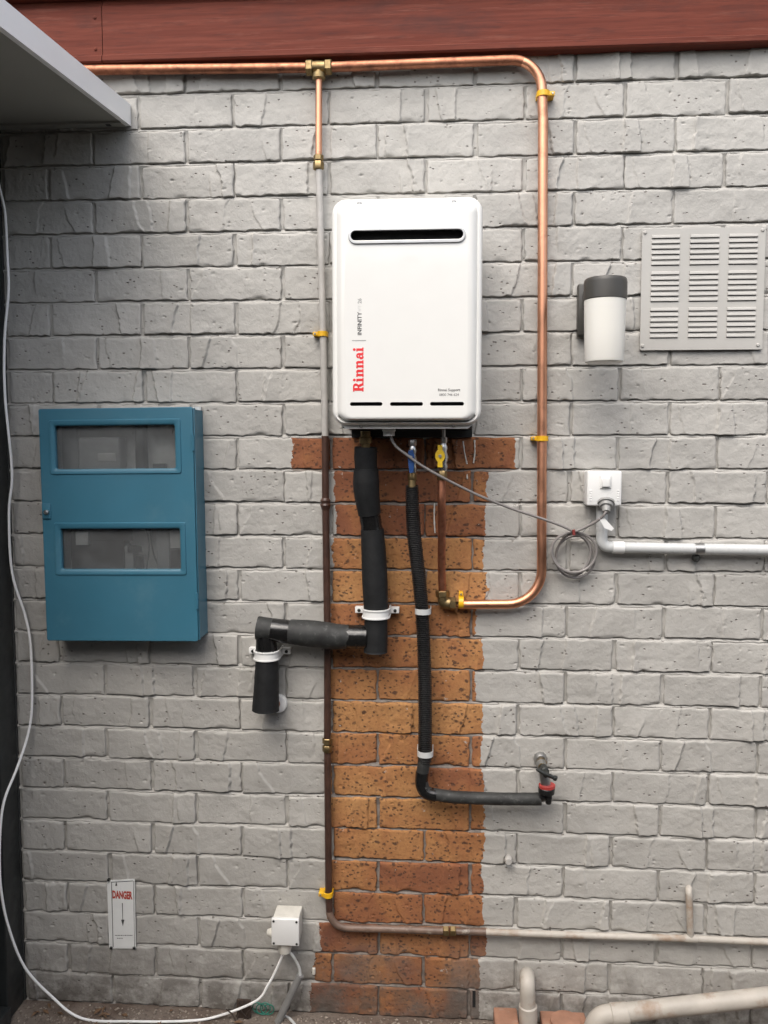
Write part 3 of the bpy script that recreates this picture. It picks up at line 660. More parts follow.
# foam lagged hot water pipe
FYy = -.055
hp = thing('lagged_pipe', 'hot water pipe in thick black foam lagging stepping down from the heater', 'pipe', at(376, 650, FYy))
turned('connector', at(365.5, 431, -.09), at(365.8, 450, -.085), [(0, .012), (.3, .012), (.32, .016), (.62, .016), (.65, .011), (1, .011)], M['brass'], hp, 12)
def sleeve(name, path, rs, mat, n=20):
    P = resample(smoothpath(path, 10), .006); k = len(P)
    rad = [float(np.interp(i / (k - 1), np.linspace(0, 1, len(rs)), rs)) * (1 + rng.uniform(-.008, .008)) for i in range(k)]
    b = MB(); b.sweep(P, rad, n, False)
    d0 = (P[1] - P[0]).normalized() * .012; d1 = (P[-1] - P[-2]).normalized() * .012      # turned-in open ends
    b.sweep([P[0] , P[0] + d0 * .001, P[0] + d0], [rad[0], rad[0] * .6, rad[0] * .58], n, False); b.sweep([P[-1] - d1, P[-1] - d1 * .001, P[-1]], [rad[-1] * .58, rad[-1] * .6, rad[-1]], n, False)
    return b.build(name, mat, hp)
f1 = px(1, FYy)
sleeve('lagging', [at(365.8, 447, -.085), at(365.5, 458, -.083), at(366, 470, -.08)], [11.2 * f1, 11.3 * f1, 11.0 * f1], M['foam'])
sleeve('lagging', [at(366, 468.5, -.08), at(366.4, 490, -.076), at(369.5, 514, -.066)], [12.2 * f1, 13.2 * f1, 12.4 * f1, 11.4 * f1], M['foam'])
tube('tape_wrap', smoothpath([at(368.8, 510, -.068), at(370.5, 520, -.064), at(372.3, 531, -.062)], 5), 10.7 * f1, M['tape'], hp, 18, jit=.03)
sleeve('lagging', [at(372.2, 529, -.062), at(374, 560, -.058), at(376, 612, FYy)], [11.6 * f1, 12.6 * f1, 13.0 * f1, 12.2 * f1], M['foam'])
sleeve('lagging', [at(376, 614, FYy), at(375.8, 630, FYy), at(375.5, 652, FYy)], [11.6 * f1, 12 * f1, 12.2 * f1], M['foam'])
sleeve('lagging', [at(257.5, 628, FYy), at(266, 629, FYy), at(274, 630, FYy)], [12.2 * f1, 12.0 * f1, 11.6 * f1], M['foamgrey'])
tube('tape_wrap', [at(272, 629.8, FYy), at(281, 631, FYy), at(292, 632, FYy)], [12.0 * f1, 12.2 * f1, 12.0 * f1], M['tape'], hp, 20, jit=.02)
sleeve('lagging', [at(290, 631.5, FYy), at(315, 634, FYy - .003), at(335, 636.5, FYy - .002), at(349, 636.5, FYy)], [12.6 * f1, 13.6 * f1, 13.6 * f1, 12.0 * f1], M['foamgrey'])
tube('tape_wrap', [at(347, 636.5, FYy), at(356, 636.8, FYy), at(367, 637, FYy)], [12.0 * f1, 12.2 * f1, 12.0 * f1], M['tape'], hp, 20, jit=.02)
tube('tape_wrap', [at(266, 634, FYy), at(266.5, 646, FYy), at(267, 652, FYy)], [9.5 * f1, 10.8 * f1, 11 * f1], M['tape'], hp, 18, jit=.04)
sleeve('lagging', [at(267, 649, FYy), at(266.7, 675, FYy), at(265.6, 710, FYy)], [10.8 * f1, 12.2 * f1, 13.0 * f1, 14.2 * f1], M['foam'])
fc = at(278, 704, -.012); turned('wall_flange', fc + Vector((0, .012, 0)), fc - Vector((0, .006, 0)), [(0, px(9.3)), (.7, px(9.3)), (.9, px(8.6)), (1, px(6))], M['plastic'], hp, 28)
tube('wall_stub', fillet([at(266, 700, FYy), at(268, 706, FYy), at(276, 703, -.01)], .01, 4), .014, M['copperold'], hp)

def saddle(name, u, v, rr, cy, wid, tab, label, mat, ridges):
    o = at(u, v, cy); t = thing(name, label, 'clip', Vector((o.x, -.001, o.z)), 'pipe saddles')
    R0, R1 = rr, rr + .0022
    def strip(nm, hw, ra, rb, parent):
        o1 = [(-rb, -.001)] + [(rb * math.sin(R(q)), cy - rb * math.cos(R(q))) for q in range(-90, 91, 10)] + [(rb, -.001)]
        i1 = [(ra, -.001)] + [(ra * math.sin(R(q)), cy - ra * math.cos(R(q))) for q in range(90, -91, -10)] + [(-ra, -.001)]
        P = o1 + i1; n = len(P); m_ = len(o1); V = []
        for s in hw: V += [(o.x + a, y, o.z + s) for a, y in P]
        F = [(i, (i + 1) % n, n + (i + 1) % n, n + i) for i in range(n)]
        for i in range(m_ - 1): F += [(i, i + 1, n - 2 - i, n - 1 - i), (n + i, n + i + 1, 2 * n - 2 - i, 2 * n - 1 - i)]
        return mesh(nm, V, F, mat, parent)
    bd = strip('band', (-wid / 2, wid / 2), R0, R1, t)
    if ridges:
        for s in (-.42, .42): strip('ridge', (s * wid - .0016, s * wid + .0016), R1 - .0005, R1 + .0020, bd)
    if tab:
        for s in (-1, 1):
            x0, x1 = sorted((s * (R1 - .001), s * (R1 + tab))); ty = cy * .30
            rbox('tab', o.x + x0, o.x + x1, -.004 + ty, -.0005, o.z - wid * .30, o.z + wid * .34, .0008, mat, t)
            c0 = Vector((o.x + s * (R1 + tab * .55), -.004 + ty, o.z)); turned('screw', c0, c0 - Vector((0, .003, 0)), [(0, .0042), (.6, .0042), (1, .0025)], M['dark'], t, 10)
saddle('pipe_saddle', 376, 613, 12.7 * f1, FYy, px(9.5, FYy), px(9, -.02), 'white saddle clip with two screwed tabs on the tall black lagging', M['plastic'], True)
saddle('pipe_saddle', 266.8, 654.5, 11.8 * f1, FYy, px(9.5, FYy), px(9, -.02), 'white saddle clip with two screwed tabs on the short black lagging', M['plastic'], True)

# black corrugated cold hose
CY = -.045; f2 = px(1, CY)
hz = thing('corrugated_hose', 'black corrugated cold water hose hanging from the blue valve', 'hose', at(423, 790, CY))
hpth = smoothpath([at(412, 486, VY), at(412.5, 510, VY + .012), at(414.5, 540, -.075), at(419, 578, -.055), at(422, 612, CY), at(424.3, 660, CY), at(425.2, 720, CY), at(424.6, 762, CY)], 14)
P = resample(hpth, .0016); rad = [(.0154 if (i % 3) else .0178) * (.90 + .10 * min(1, i / 60)) for i in range(len(P))]
b = MB(); b.sweep(P, rad, 16); b.build('hose', M['hose'], hz)
tube('foam_elbow', resample(fillet([at(424.6, 758, CY), at(421.5, 780, CY), at(424.5, 793, CY), at(452, 797, CY), at(500, 799, CY - .002), at(541, 799, CY)], .035, 8), .008), 6.3 * f2, M['foamgrey'], hz, 16, jit=.012)
for u, v in ((421.3, 774), (431, 793.5)): pass
tube('tape_wrap', resample(fillet([at(422.3, 772, CY), at(421.2, 783, CY), at(424.5, 793, CY), at(436, 795.2, CY)], .03, 8), .006), 6.7 * f2, M['tape'], hz, 16, jit=.015)
saddle('pipe_saddle', 423, 611, .0182, CY, px(5.5), 0, 'grey saddle clip on the black hose beside the white saddle', M['greyplastic'], False)
saddle('pipe_saddle', 425.2, 753, .0182, CY, px(5.5), 0, 'grey saddle clip near the bottom of the black hose', M['greyplastic'], False)
for u, v in ((414.6, 611), (433, 753)): pass

# garden tap
TY = -.055
tp = thing('garden_tap', 'weathered brass wall tap with a red and black hose fitting', 'tap', at(541, 759, -.004))
fl = at(540.5, 759, -.006); turned('wall_flange', fl + Vector((0, .012, 0)), fl - Vector((0, .008, 0)), [(0, .017), (.6, .017), (1, .011)], M['steel'], tp, 16)
turned('inlet', at(541, 760, 0), at(542.5, 768, TY), [(0, .010), (.35, .010), (.4, .0135), (.62, .0135), (.66, .010), (1, .011)], M['brass'], tp, 8)
tube('body', fillet([at(541, 763, -.03), at(543.5, 770, TY), at(546, 787, TY)], .012, 5), .0125, M['steel'], tp, 14)
turned('spindle', at(543.5, 768, TY), at(546, 775, TY - .045), [(0, .011), (.5, .011), (.55, .007), (1, .007)], M['dark'], tp, 12)
tube('handle', [at(536.5, 769, TY - .045), at(545, 774, TY - .047), at(556, 778.5, TY - .045)], [.0035, .0055, .0045], M['dark'], tp, 10)
turned('handle_end', at(553, 777, TY - .045), at(557, 779, TY - .045), [(0, .004), (.3, .0068), (.8, .0068), (1, .004)], M['dark'], tp, 10)
turned('red_collar', at(547, 784, TY), at(547, 787.2, TY), [(0, .0185), (.2, .0205), (1, .0205)], M['red'], tp, 20)
b = MB(); prof = [(0, .0195), (.1, .0208), (.9, .0200), (1, .017)]; b.lathe(at(546.6, 787.3, TY), at(546.4, 793.5, TY), prof, 24); b.build('ribbed_nut', M['hose'], tp, False)
turned('nozzle', at(548.5, 793, TY), at(548.5, 804, TY), [(0, .009), (.5, .009), (.55, .0075), (.9, .0075), (1, .0055)], M['hose'], tp, 14)
tube('hose_tail', [at(538, 798.5, CY), at(546, 796, TY)], .011, M['hose'], tp, 12)
sk = at(508, 858, -.003); turned('stub', sk + Vector((0, .01, 0)), sk - Vector((0, .022, 0)), [(0, .009), (.5, .009), (.7, .011), (1, .008)], M['pipegrey'], None, 14)
tag(bpy.data.objects[-1] if False else [o for o in col.objects if o.name == 'stub'][0], 'small painted stub poking out of the wall below the tap', 'pipe stub'); [o for o in col.objects if o.name == 'stub'][0].name = 'pipe_stub'

# ------------------------------------------------------------------ teal meter box
BY = -.082
mb = thing('meter_box', 'teal metal meter box with two narrow windows', 'meter box', at(125, 640, 0))
bx0, bx1 = at(39.8, 409, BY).x, at(192.5, 409, BY).x; bz0, bz1 = at(120, 640.5, BY).z, at(120, 408.5, BY).z
bxe = at(203.5, 420, -.004).x
by_ = BY + .014
# open-fronted shell
b = MB(); th = .003
b.box(bx0 + .004, bx0 + .004 + th, by_, -.002, bz0 + .004, bz1 - .004); b.box(bxe - th, bxe, by_, -.002, bz0 + .004, bz1 - .004)
b.box(bx0 + .0071, bxe - th - .0001, by_, -.002, bz0 + .004, bz0 + .004 + th); b.box(bx0 + .0071, bxe - th - .0001, by_, -.002, bz1 - .004 - th, bz1 - .004)
b.build('shell', M['teal'], mb, False)
b = MB(); b.box(bx0 + .0071, bxe - .0031, -.006, -.002, bz0 + .0071, bz1 - .0071); b.build('back_board', M['meterlight'], mb, False)
def win(u0, u1, v0, v1, r): a, c = at(u0, v0, BY), at(u1, v1, BY); return rrect(a.x, c.x, c.z, a.z, r, 5)
w1, w2 = win(55, 176.6, 425, 469.5, .006), win(60, 181, 528, 570.5, .006)
w1 = win(54.8, 176.8, 425, 469.5, .006)
door = plate('door', [rrect(bx0, bx1 + .001, bz0, bz1, .004, 3), w1, w2], BY, .010, M['teal'], mb, .0015)
xh = bx1 + .0035
rbox('hinge_strip', xh, bxe + .001, BY + .003, BY + .013, bz0 + .001, bz1 - .001, .002, M['teal'], mb)
for w, f in ((w1, win(49.4, 182.6, 419.4, 474.5, .006)), (w2, win(53.8, 186.6, 522, 576, .006))):
    xs_ = [p[0] for p in f]; zs_ = [p[1] for p in f]; x0, x1, z0, z1 = min(xs_), max(xs_), min(zs_), max(zs_)
    xi = [p[0] for p in w]; zi = [p[1] for p in w]; i0, i1, j0, j1 = min(xi), max(xi), min(zi), max(zi)
    def rr4(a, bb, c_, d, r, y): return [(x, y, z) for x, z in rrect(a, bb, c_, d, r, 4)]
    loft('window_frame', [rr4(x0, x1, z0, z1, .005, BY + .0005), rr4(x0 + .002, x1 - .002, z0 + .002, z1 - .002, .005, BY - .0028), rr4(i0 - .003, i1 + .003, j0 - .003, j1 + .003, .006, BY - .0032),
                          rr4(i0, i1, j0, j1, .006, BY - .0010), rr4(i0 + .0004, i1 - .0004, j0 + .0004, j1 - .0004, .006, BY + .012)], M['teal'], mb, False, False)
    b = MB(); b.box(i0 - .006, i1 + .006, BY + .0125, BY + .0145, j0 - .006, j1 + .006); b.build('pane', M['glass'], mb, False)
for v, u in ((443.5, 194.6), (601.5, 198.5)):
    a = at(u, v - 8, BY); c = at(u, v + 8, BY); turned('hinge', Vector((xh - .001, BY - .001, a.z)), Vector((xh - .001, BY - .001, c.z)), [(0, .0036), (1, .0036)], M['teal'], mb, 10)
a = at(42.5, 503, BY); c = at(51.5, 518, BY); lt = rbox('latch', a.x, c.x, BY - .004, BY - .0002, c.z, a.z, .001, M['teal'], mb)
k_ = at(47.6, 511.5, BY); turned('latch_knob', k_ - Vector((0, .003, 0)), k_ - Vector((0, .012, 0)), [(0, .0062), (.7, .0062), (1, .004)], M['steel'], lt, 12)
def inside(name, u0, u1, v0, v1, d0, d1, mat, bev=.002):
    a, c = at(u0, v0, d0), at(u1, v1, d0); return rbox(name, a.x, c.x, d0, d1, c.z, a.z, bev, mat, mb)
inside('meter', 78, 121, 437, 480, -.055, -.0065, M['metergrey'], .006); inside('meter_plate', 98, 116, 453, 461, -.058, -.0552, M['meterlight'], .001)
inside('trunking', 135, 145, 415, 480, -.04, -.0065, M['dark']); inside('meter_label', 153, 166, 464, 470, -.02, -.0065, M['dark'])
inside('trunking', 62, 79, 426, 470, -.02, -.0065, M['metergrey'])
inside('panel', 70, 124, 520, 580, -.045, -.0065, M['meterbrown']); inside('fuse_carrier', 75, 88, 531, 545, -.062, -.0455, M['plastic']); inside('panel', 84, 132, 522, 541, -.05, -.046, M['meterbrown'], .001)
inside('fuse_carrier', 124, 133, 546, 574, -.04, -.0065, M['metergrey']); inside('switch', 127, 141, 546, 553, -.05, -.0405, M['dark']); inside('switch', 135, 141, 557, 575, -.03, -.0065, M['dark'])
inside('meter', 156, 169, 530, 575, -.04, -.0065, M['metergrey']); inside('meter_cover', 169.5, 182, 530, 549, -.045, -.0065, M['meterlight']); inside('meter_cover', 168, 182, 549.5, 575, -.03, -.0065, M['meterbrown'])
for w_ in (((128, 528), (127, 538), (131, 546)), ((146, 528), (149, 545), (146, 572)), ((150, 530), (153, 552), (158, 566))):
    tube('wire', smoothpath([at(u, v, -.03) for u, v in w_], 6), .002, M['dark'], mb, 6)
b = MB(); a = at(45, 409, -.004); c = at(202, 406, -.004); b.box(bx0 + .01, bxe - .002, -.012, -.0015, bz1 - .003, bz1 + .006); b.build('sealant_bead', M['greyplastic'], mb, False)

mb.rotation_euler[1] = R(-.55); mb.location.x += .003

# ------------------------------------------------------------------ wall lamp
ly = -.150
lc0, lc1 = at(605.6, 277, ly), at(605, 360, ly); lr = px(20.6, ly)
lp_ = thing('wall_lamp', 'bulkhead wall lamp with a white opal cylinder under a dark cap', 'lamp', Vector((lc0.x, -.002, lc1.z)))
a, c = at(578, 284, -.02), at(588, 336, -.02)
rbox('back_plate', a.x, a.x + .075, -.026, -.002, c.z, a.z, .004, M['lampdark'], lp_)
zc0 = at(605, 276.5, ly - lr * .6).z; zc1 = at(605, 296.5, ly - lr).z; zb = at(605, 360.5, ly - lr).z
turned('cap', Vector((lc0.x, ly, zc1)), Vector((lc0.x, ly, zc0)), [(0, lr * .95), (.03, lr * 1.0), (.8, lr * 1.0), (.93, lr * .985), (1, lr * .94)], M['lampdark'], lp_, 40)
rbox('arm', lc0.x - .030, lc0.x + .030, ly + lr * .75, -.0262, zc1 + .004, zc0 - .006, .003, M['lampdark'], lp_)
turned('diffuser', Vector((lc0.x, ly, zb)), Vector((lc0.x - .0005, ly, zc1 - .0003)), [(0, lr * .80), (.015, lr * .88), (.05, lr * .905), (.5, lr * .94), (1, lr * .965)], M['opal'], lp_, 40)

# ------------------------------------------------------------------ louvred air vent
vy = -.010
tl, tr_, bl_, br = at(642.3, 229.2, vy), at(765, 226.6, vy), at(640.4, 350, vy), at(763, 349.3, vy)
vx0, vx1, vz0, vz1 = (tl.x + bl_.x) / 2, (tr_.x + br.x) / 2, (bl_.z + br.z) / 2, (tl.z + tr_.z) / 2
vt = thing('air_vent', 'square pressed metal air vent with nine blocks of louvres', 'vent', Vector(((vx0 + vx1) / 2, -.001, vz0)))
vw, vh = vx1 - vx0, vz1 - vz0; holes = []; lou = []
for ca, cb in ((.075, .308), (.388, .628), (.703, .940)):
    for rr0 in (.076, .375, .675):
        for k in range(6):
            zt_ = vz1 - vh * (rr0 + k * .0440); h_ = vh * .0115
            holes.append(rrect(vx0 + vw * ca, vx0 + vw * cb, zt_ - h_, zt_, h_ * .45, 2)); lou.append((vx0 + vw * ca, vx0 + vw * cb, zt_ - h_ * .15))
M['ventpaint'] = simple('vent_in_wall_paint', (.415, .403, .374), .5, var=.05, vs=9, bump=.2, bs=120)
plate('plate', [rrect(vx0, vx1, vz0, vz1, .004, 3)] + holes, vy, .003, M['ventpaint'], vt, .0006)
b = MB(); b.box(vx0 + .001, vx1 - .001, vy + .0045, -.0015, vz0 + .001, vz1 - .001); b.build('duct_back', M['black'], vt, False)
lm = None
for x0, x1, zb_ in lou:       # each louvre is a scoop bent out of the sheet below its slot
    if lm is None:
        hw = (x1 - x0) / 2; lm = bpy.data.meshes.new('louvre'); hh = vh * .026
        prof = [(.0026, .0, .98), (.0028, .0010, .975), (.0024, .0035, .98), (.0018, .0062, .98), (-.0004, hh, 1.0)]
        V = [(s * hw * k, -y, z) for y, z, k in prof for s in (-1, 1)]
        F = [(2 * i, 2 * i + 1, 2 * i + 3, 2 * i + 2) for i in range(4)]; n = len(V)
        V += [(x, .001, z) for x, y, z in V]; F += [(2 * i + n, 2 * i + 2 + n, 2 * i + 3 + n, 2 * i + 1 + n) for i in range(4)]
        F += [(2 * i, 2 * i + 2, 2 * i + 2 + n, 2 * i + n) for i in range(4)] + [(2 * i + 1, 2 * i + 1 + n, 2 * i + 3 + n, 2 * i + 3) for i in range(4)]
        lm.from_pydata(V, [], F); lm.materials.append(M['ventpaint'])
    o = bpy.data.objects.new('louvre', lm); col.objects.link(o); o.parent = vt
    o.location = Vector(((x0 + x1) / 2, vy - .0001, zb_)) - vt.location; o.scale.x = (x1 - x0) / 2 / hw
for fx_, fz in ((.02, .03), (.975, .025), (.02, .965), (.965, .965)):
    p = Vector((vx0 + vw * fx_, vy, vz1 - vh * fz)); turned('screw', p + Vector((0, .002, 0)), p - Vector((0, .003, 0)), [(0, .0045), (.6, .0045), (1, .0028)], M['ventpaint'], vt, 10)

# ------------------------------------------------------------------ isolator switch, conduit and heater cord
iy = -.055
isw = thing('isolator_switch', 'white weatherproof switch box above the grey conduit', 'switch', at(604, 506, 0))
a, c = at(587.5, 471, iy), at(621.5, 506, iy)
rbox('box', a.x, c.x, iy, -.002, c.z, a.z, .004, M['plastic'], isw)
for k in range(5):
    zz = c.z + .012 + k * .006
    for x0 in (a.x + .006, c.x - .011): rbox('rib', x0, x0 + .005, iy - .0015, iy + .002, zz, zz + .003, .0005, M['plastic'], isw)
p, q = at(600, 475, iy), at(611, 488.5, iy); rk = rbox('rocker_surround', p.x, q.x, iy - .003, iy + .001, q.z, p.z, .001, M['plastic'], isw)
rbox('rocker', p.x + .004, q.x - .004, iy - .009, iy - .002, q.z + .004, p.z - .006, .0015, M['plastic'], isw)
gc = at(606, 502.5, iy); gd = at(606.3, 512, iy - .018)
turned('plug_gland', Vector((gc.x, iy + .002, gc.z)), gd, [(0, .021), (.2, .021), (.22, .017), (.5, .016), (.52, .011), (1, .0085)], M['gland'], isw, 20)
ky = -.024
cn = thing('conduit', 'light grey plastic conduit running right from the switch box', 'conduit', at(690, 548, ky))
tube('elbow', fillet([at(601.8, 505, ky), at(601.8, 546.5, ky), at(616, 547.3, ky)], .042, 10), .0138, M['greyplastic'], cn, 20)
turned('coupling', at(612.5, 547.2, ky), at(624, 547.6, ky), [(0, .0155), (.9, .0155), (1, .0145)], M['plastic'], cn, 22)
tube('conduit_run', [at(622, 547.5, ky), at(700, 549, ky), at(820, 551, ky)], .0136, M['greyplastic'], cn, 22)
yc = at(699, 549, ky); cl = thing('conduit_clip', 'small metal clip and screw holding the grey conduit', 'clip', Vector((yc.x, -.001, yc.z)))
b = MB(); b.lathe(at(694.5, 549, ky), at(703.5, 549.1, ky), [(0, .0142), (0, .0148), (1, .0148), (1, .0142)], 22); b.build('band', M['steel'], cl)
p = at(696, 557.5, -.02); rbox('tongue', p.x - .007, p.x + .007, -.022, -.001, p.z - .004, p.z + .012, .001, M['steel'], cl)
turned('screw', p + Vector((0, .004, -.001)), p - Vector((0, .012, .001)), [(0, .010), (.4, .010), (1, .004)], M['dark'], cl, 12)

py = -.035
pc = thing('power_cord', 'grey power cord coiled beside the copper pipe below the heater', 'cord', at(574, 575, py))
run = [at(390.3, 434, -.13), at(392, 440, -.13), at(396.5, 447, -.131), at(407, 455, -.133), at(420, 464.5, -.13), at(438, 475, -.128), at(457, 485, -.11), at(480, 496, -.09), at(510, 508, -.07), at(540, 518, -.058), at(562, 526, -.05), at(574, 532, -.045)]
tube('lead', smoothpath(run, 6), .0034, M['cable'], pc, 10)
cx_, cz_ = 572.5, 554
coil = []
loops = ((568.5, 552.5, 20, 19.5, .06), (577.5, 557.5, 19, 22, -.1), (572, 555, 16.5, 21, .15), (574, 552.5, 22.5, 20, .05))
for q, (cx_, cz_, rx, rzv, tw) in enumerate(loops):
    for k in range(20):
        t_ = 2 * math.pi * k / 20; nx_ = loops[min(q + 1, 3)]; w = k / 20
        cxx, czz, rxx, rzz = [a_ + (b_ - a_) * w for a_, b_ in zip((cx_, cz_, rx, rzv), nx_)]
        coil.append(at(cxx + rxx * math.sin(t_) + tw * 12 * math.sin(2 * t_), czz - rzz * math.cos(t_), -.016 - .007 * q - .004 * math.sin(t_ + q)))
tube('coil', smoothpath(coil, 2), .0032, M['cable'], pc, 8)
tube('tail', smoothpath([at(574, 532, -.043), at(586, 527, -.05), at(597, 521, -.062), at(604, 515, -.074), at(606.3, 510, iy - .018)], 5), .0034, M['cable'], pc, 10)
tube('tail', smoothpath([at(580, 535, -.03), at(587, 527, -.03), at(592, 520, -.03)], 4), .0016, M['midgrey'], pc, 6)
tube('tie', [at(573.6, 529.5, -.050), at(574, 535, -.050)], .0038, M['tiered'], pc, 8)
t4 = [at(u, v, -.070) for u, v in ((599, 518), (604, 517.5), (614, 528.5), (611.5, 531), (604.5, 528))]
V = [p for p in t4] + [p + Vector((0, .0012, 0)) for p in t4]; n = 5
mesh('flag', V, [tuple(range(5)), tuple(range(5, 10))] + [(i, (i + 1) % 5, 5 + (i + 1) % 5, 5 + i) for i in range(5)], M['plastic'], pc, False)

# ------------------------------------------------------------------ danger sign
sy = -.006
dg_ = thing('danger_sign', 'narrow white danger sign with a downward arrow', 'sign', at(121, 948, 0))
c4 = [at(110.2, 880.5, sy), at(134.6, 879, sy), at(135.6, 949, sy - .002), at(111.8, 948.5, sy)]
plate('plate', [[(p.x, p.z) for p in c4]], sy, .0012, M['signwhite'], dg_)
c5 = [at(107, 882, sy + .0016), at(112, 881, sy + .0016), at(113.5, 948, sy + .0016), at(109.2, 948, sy + .0016)]
plate('backing_strip', [[(p.x, p.z) for p in c5]], sy + .0016, .003, M['signwhite'], dg_)
for (u0, v0, u1, v1, w) in ((111.6, 882, 113.2, 947, .35), (111.2, 882.2, 133.3, 880.9, .3), (133.5, 881, 134.6, 946.5, .25)):
    a, c = at(u0, v0, sy), at(u1, v1, sy); d = (c - a).normalized(); nrm = Vector((d.z, 0, -d.x)) * px(w) ; a += Vector((0, 0, 0))
    plate('border_line', [[((a + nrm).x, (a + nrm).z), ((c + nrm).x, (c + nrm).z), ((c - nrm).x, (c - nrm).z), ((a - nrm).x, (a - nrm).z)]], sy - .0004, .0003, M['print'], dg_)
od = at(122.2, 895.3, sy)
lettering('DANGER', px(11.2), sy - .0006, lambda x, z: (od.x + x * .47, od.z + z - x * .012), M['signred'], dg_, px(.50))
pl = [(122.0, 903), (122.8, 903), (123.0, 919.5), (124.4, 919.8), (122.9, 926.2), (121.3, 919.8), (122.5, 919.5)]
plate('arrow', [[(at(u, v, sy).x, at(u, v, sy).z) for u, v in pl]], sy - .0004, .0004, M['print'], dg_)
pl = [(116.3, 881.5), (117.3, 885.8), (115.2, 885.8)]; plate('mark', [[(at(u, v, sy).x, at(u, v, sy).z) for u, v in pl]], sy - .0004, .0004, M['print'], dg_)
rr2 = random.Random(3)
for u0, u1, v in ((115, 131.5, 935.3), (117, 123, 938.2)):
    u = u0
    while u < u1:
        w = rr2.uniform(.6, 1.6); a, c = at(u, v - .35, sy), at(u + w, v + .35, sy); u += w + .45
        plate('fine_print', [[(a.x, a.z), (c.x, a.z), (c.x, c.z), (a.x, c.z)]], sy - .0004, .0003, M['print'], dg_)
for u, v in ((108.6, 880), (111.3, 948), (134.2, 948)):
    p = at(u, v, sy - .001); rbox('screw', p.x - .0035, p.x + .0035, sy - .004, sy + .004, p.z - .003, p.z + .003, .0008, M['dark'], dg_)

# ------------------------------------------------------------------ junction box, its conduit and the white cable
jy = -.072
jb = thing('junction_box', 'small aged white junction box low on the wall', 'junction box', at(286, 950, 0))
a, c = at(271.2, 919, jy), at(299, 946.5, jy)
rbox('box', a.x + .002, c.x - .002, jy + .012, -.002, c.z + .001, a.z - .001, .003, M['oldplastic'], jb)
lid = rbox('lid', a.x, c.x, jy, jy + .0115, c.z, a.z, .002, M['plastic'], jb)
for x in (a.x + .006, c.x - .006):
    for z in (a.z - .006, c.z + .006): turned('screw', (x, jy + .002, z), (x, jy - .001, z), [(0, .0035), (1, .003)], M['dark'], lid, 8)
sp0 = at(285.3, 945, jy + .03); turned('spout', Vector((sp0.x, jy + .025, c.z + .004)), Vector((sp0.x, jy + .025, c.z - .030)), [(0, .017), (.7, .017), (1, .0155)], M['oldplastic'], jb, 20)
k0 = at(271, 932, jy + .03); turned('side_knob', Vector((a.x + .004, jy + .028, k0.z)), Vector((a.x - .016, jy + .028, k0.z)), [(0, .014), (.5, .013), (.7, .010), (1, .008)], M['oldplastic'], jb, 10)
cs = Vector((sp0.x, jy + .025, c.z - .028))
gcx = thing('drop_conduit', 'short grey conduit slanting from under the junction box to the ground', 'conduit', gat(277, 1022, .0))
ca_, cb_ = at(300.3, 975, -.035), gat(279, 1020, .004)
tube('conduit_pipe', [ca_, ca_.lerp(cb_, 1.05)], .0098, M['midgrey'], gcx, 16)
tube('wire', smoothpath([cs + Vector((.004, 0, 0)), cs + Vector((.018, .002, -.012)), ca_ + Vector((-.003, 0, .02)), ca_ + Vector((0, 0, -.01))], 5), .0038, M['greyplastic'], gcx, 8)
wc = [at(u, v, y) for u, v, y in ((-9, 150, -.05), (0, 190, -.045), (5, 213, -.04), (7.3, 256, -.04), (8.5, 290, -.04), (4.5, 340, -.04), (5, 396, -.04), (12, 472, -.035), (9, 512, -.035), (12, 572, -.03), (25, 615, -.02), (30.5, 645, -.02),
      (32, 700, -.02), (28.5, 732, -.025), (17, 768, -.06), (5, 798, -.10), (.5, 825, -.112), (-.5, 860, -.115), (1, 890, -.115), (8, 925, -.105), (24, 966, -.08), (50, 995, -.06))]
wc += [gat(82, 1018.5, .006), gat(133, 1021.5, .006), gat(187, 1021, .006), gat(217, 1016.5, .010), at(256, 1001, -.045), at(268, 985, -.045), at(276, 970, -.043), cs + Vector((-.004, 0, -.006)), cs + Vector((-.003, 0, .005))]
tag(tube('cable', smoothpath(wc, 6), .0034, M['cablewhite'], None, 10, origin=gat(133, 1021, 0)), 'long white cable hanging down the left edge to the junction box', 'cable').name = 'white_cable'
tag(tube('cable_end', smoothpath([gat(283, 1016, .004), gat(289, 1018, .004), gat(296, 1026, .004)], 5), .0034, M['greyplastic'], None, 8, origin=gat(289, 1018, 0)), 'loose end of pale cable on the ground by the slanting conduit', 'cable').name = 'cable_offcut'
chip = at(314, 971, -.004)
tag(rbox('plaster_chip', chip.x - .005, chip.x + .004, -.010, -.0005, chip.z - .009, chip.z + .010, .003, M['oldplastic']), 'small white chip of plaster on the wall right of the junction box', 'plaster chip')

# ------------------------------------------------------------------ drain pipes and bits at the foot of the wall
gy = -.062
dp = thing('overflow_pipe', 'short cream pipe elbow coming out of the wall at the ground', 'pipe', gat(528, 1030, 0) if False else Vector((at(528, 1020, gy).x, gy, 0)))
tube('elbow', fillet([at(527, 976, .01), at(527.2, 975, gy), at(528.4, 1040, gy)], .032, 10), .0195, M['pipecream'], dp, 20)
turned('collar', at(528, 1005, gy), at(528.4, 1034, gy), [(0, .0205), (.03, .0232), (1, .0232)], M['pipecream'], dp, 22)
wp_ = thing('waste_pipe', 'thick cream waste pipe slanting along the foot of the wall', 'pipe', Vector((at(600, 1016, -.075).x, -.075, 0)))
e0 = at(606, 1014.5, -.075)
tube('pipe_run', [e0, at(690, 1005.2, -.075), at(840, 989, -.072)], .0225, M['pipecream'], wp_, 22)
tube('elbow', fillet([e0 + Vector((.035, 0, .004)), e0 + Vector((-.022, -.0, -.004)), e0 + Vector((-.045, -.004, -.09))], .045, 8), .0240, M['pipecream'], wp_, 22)
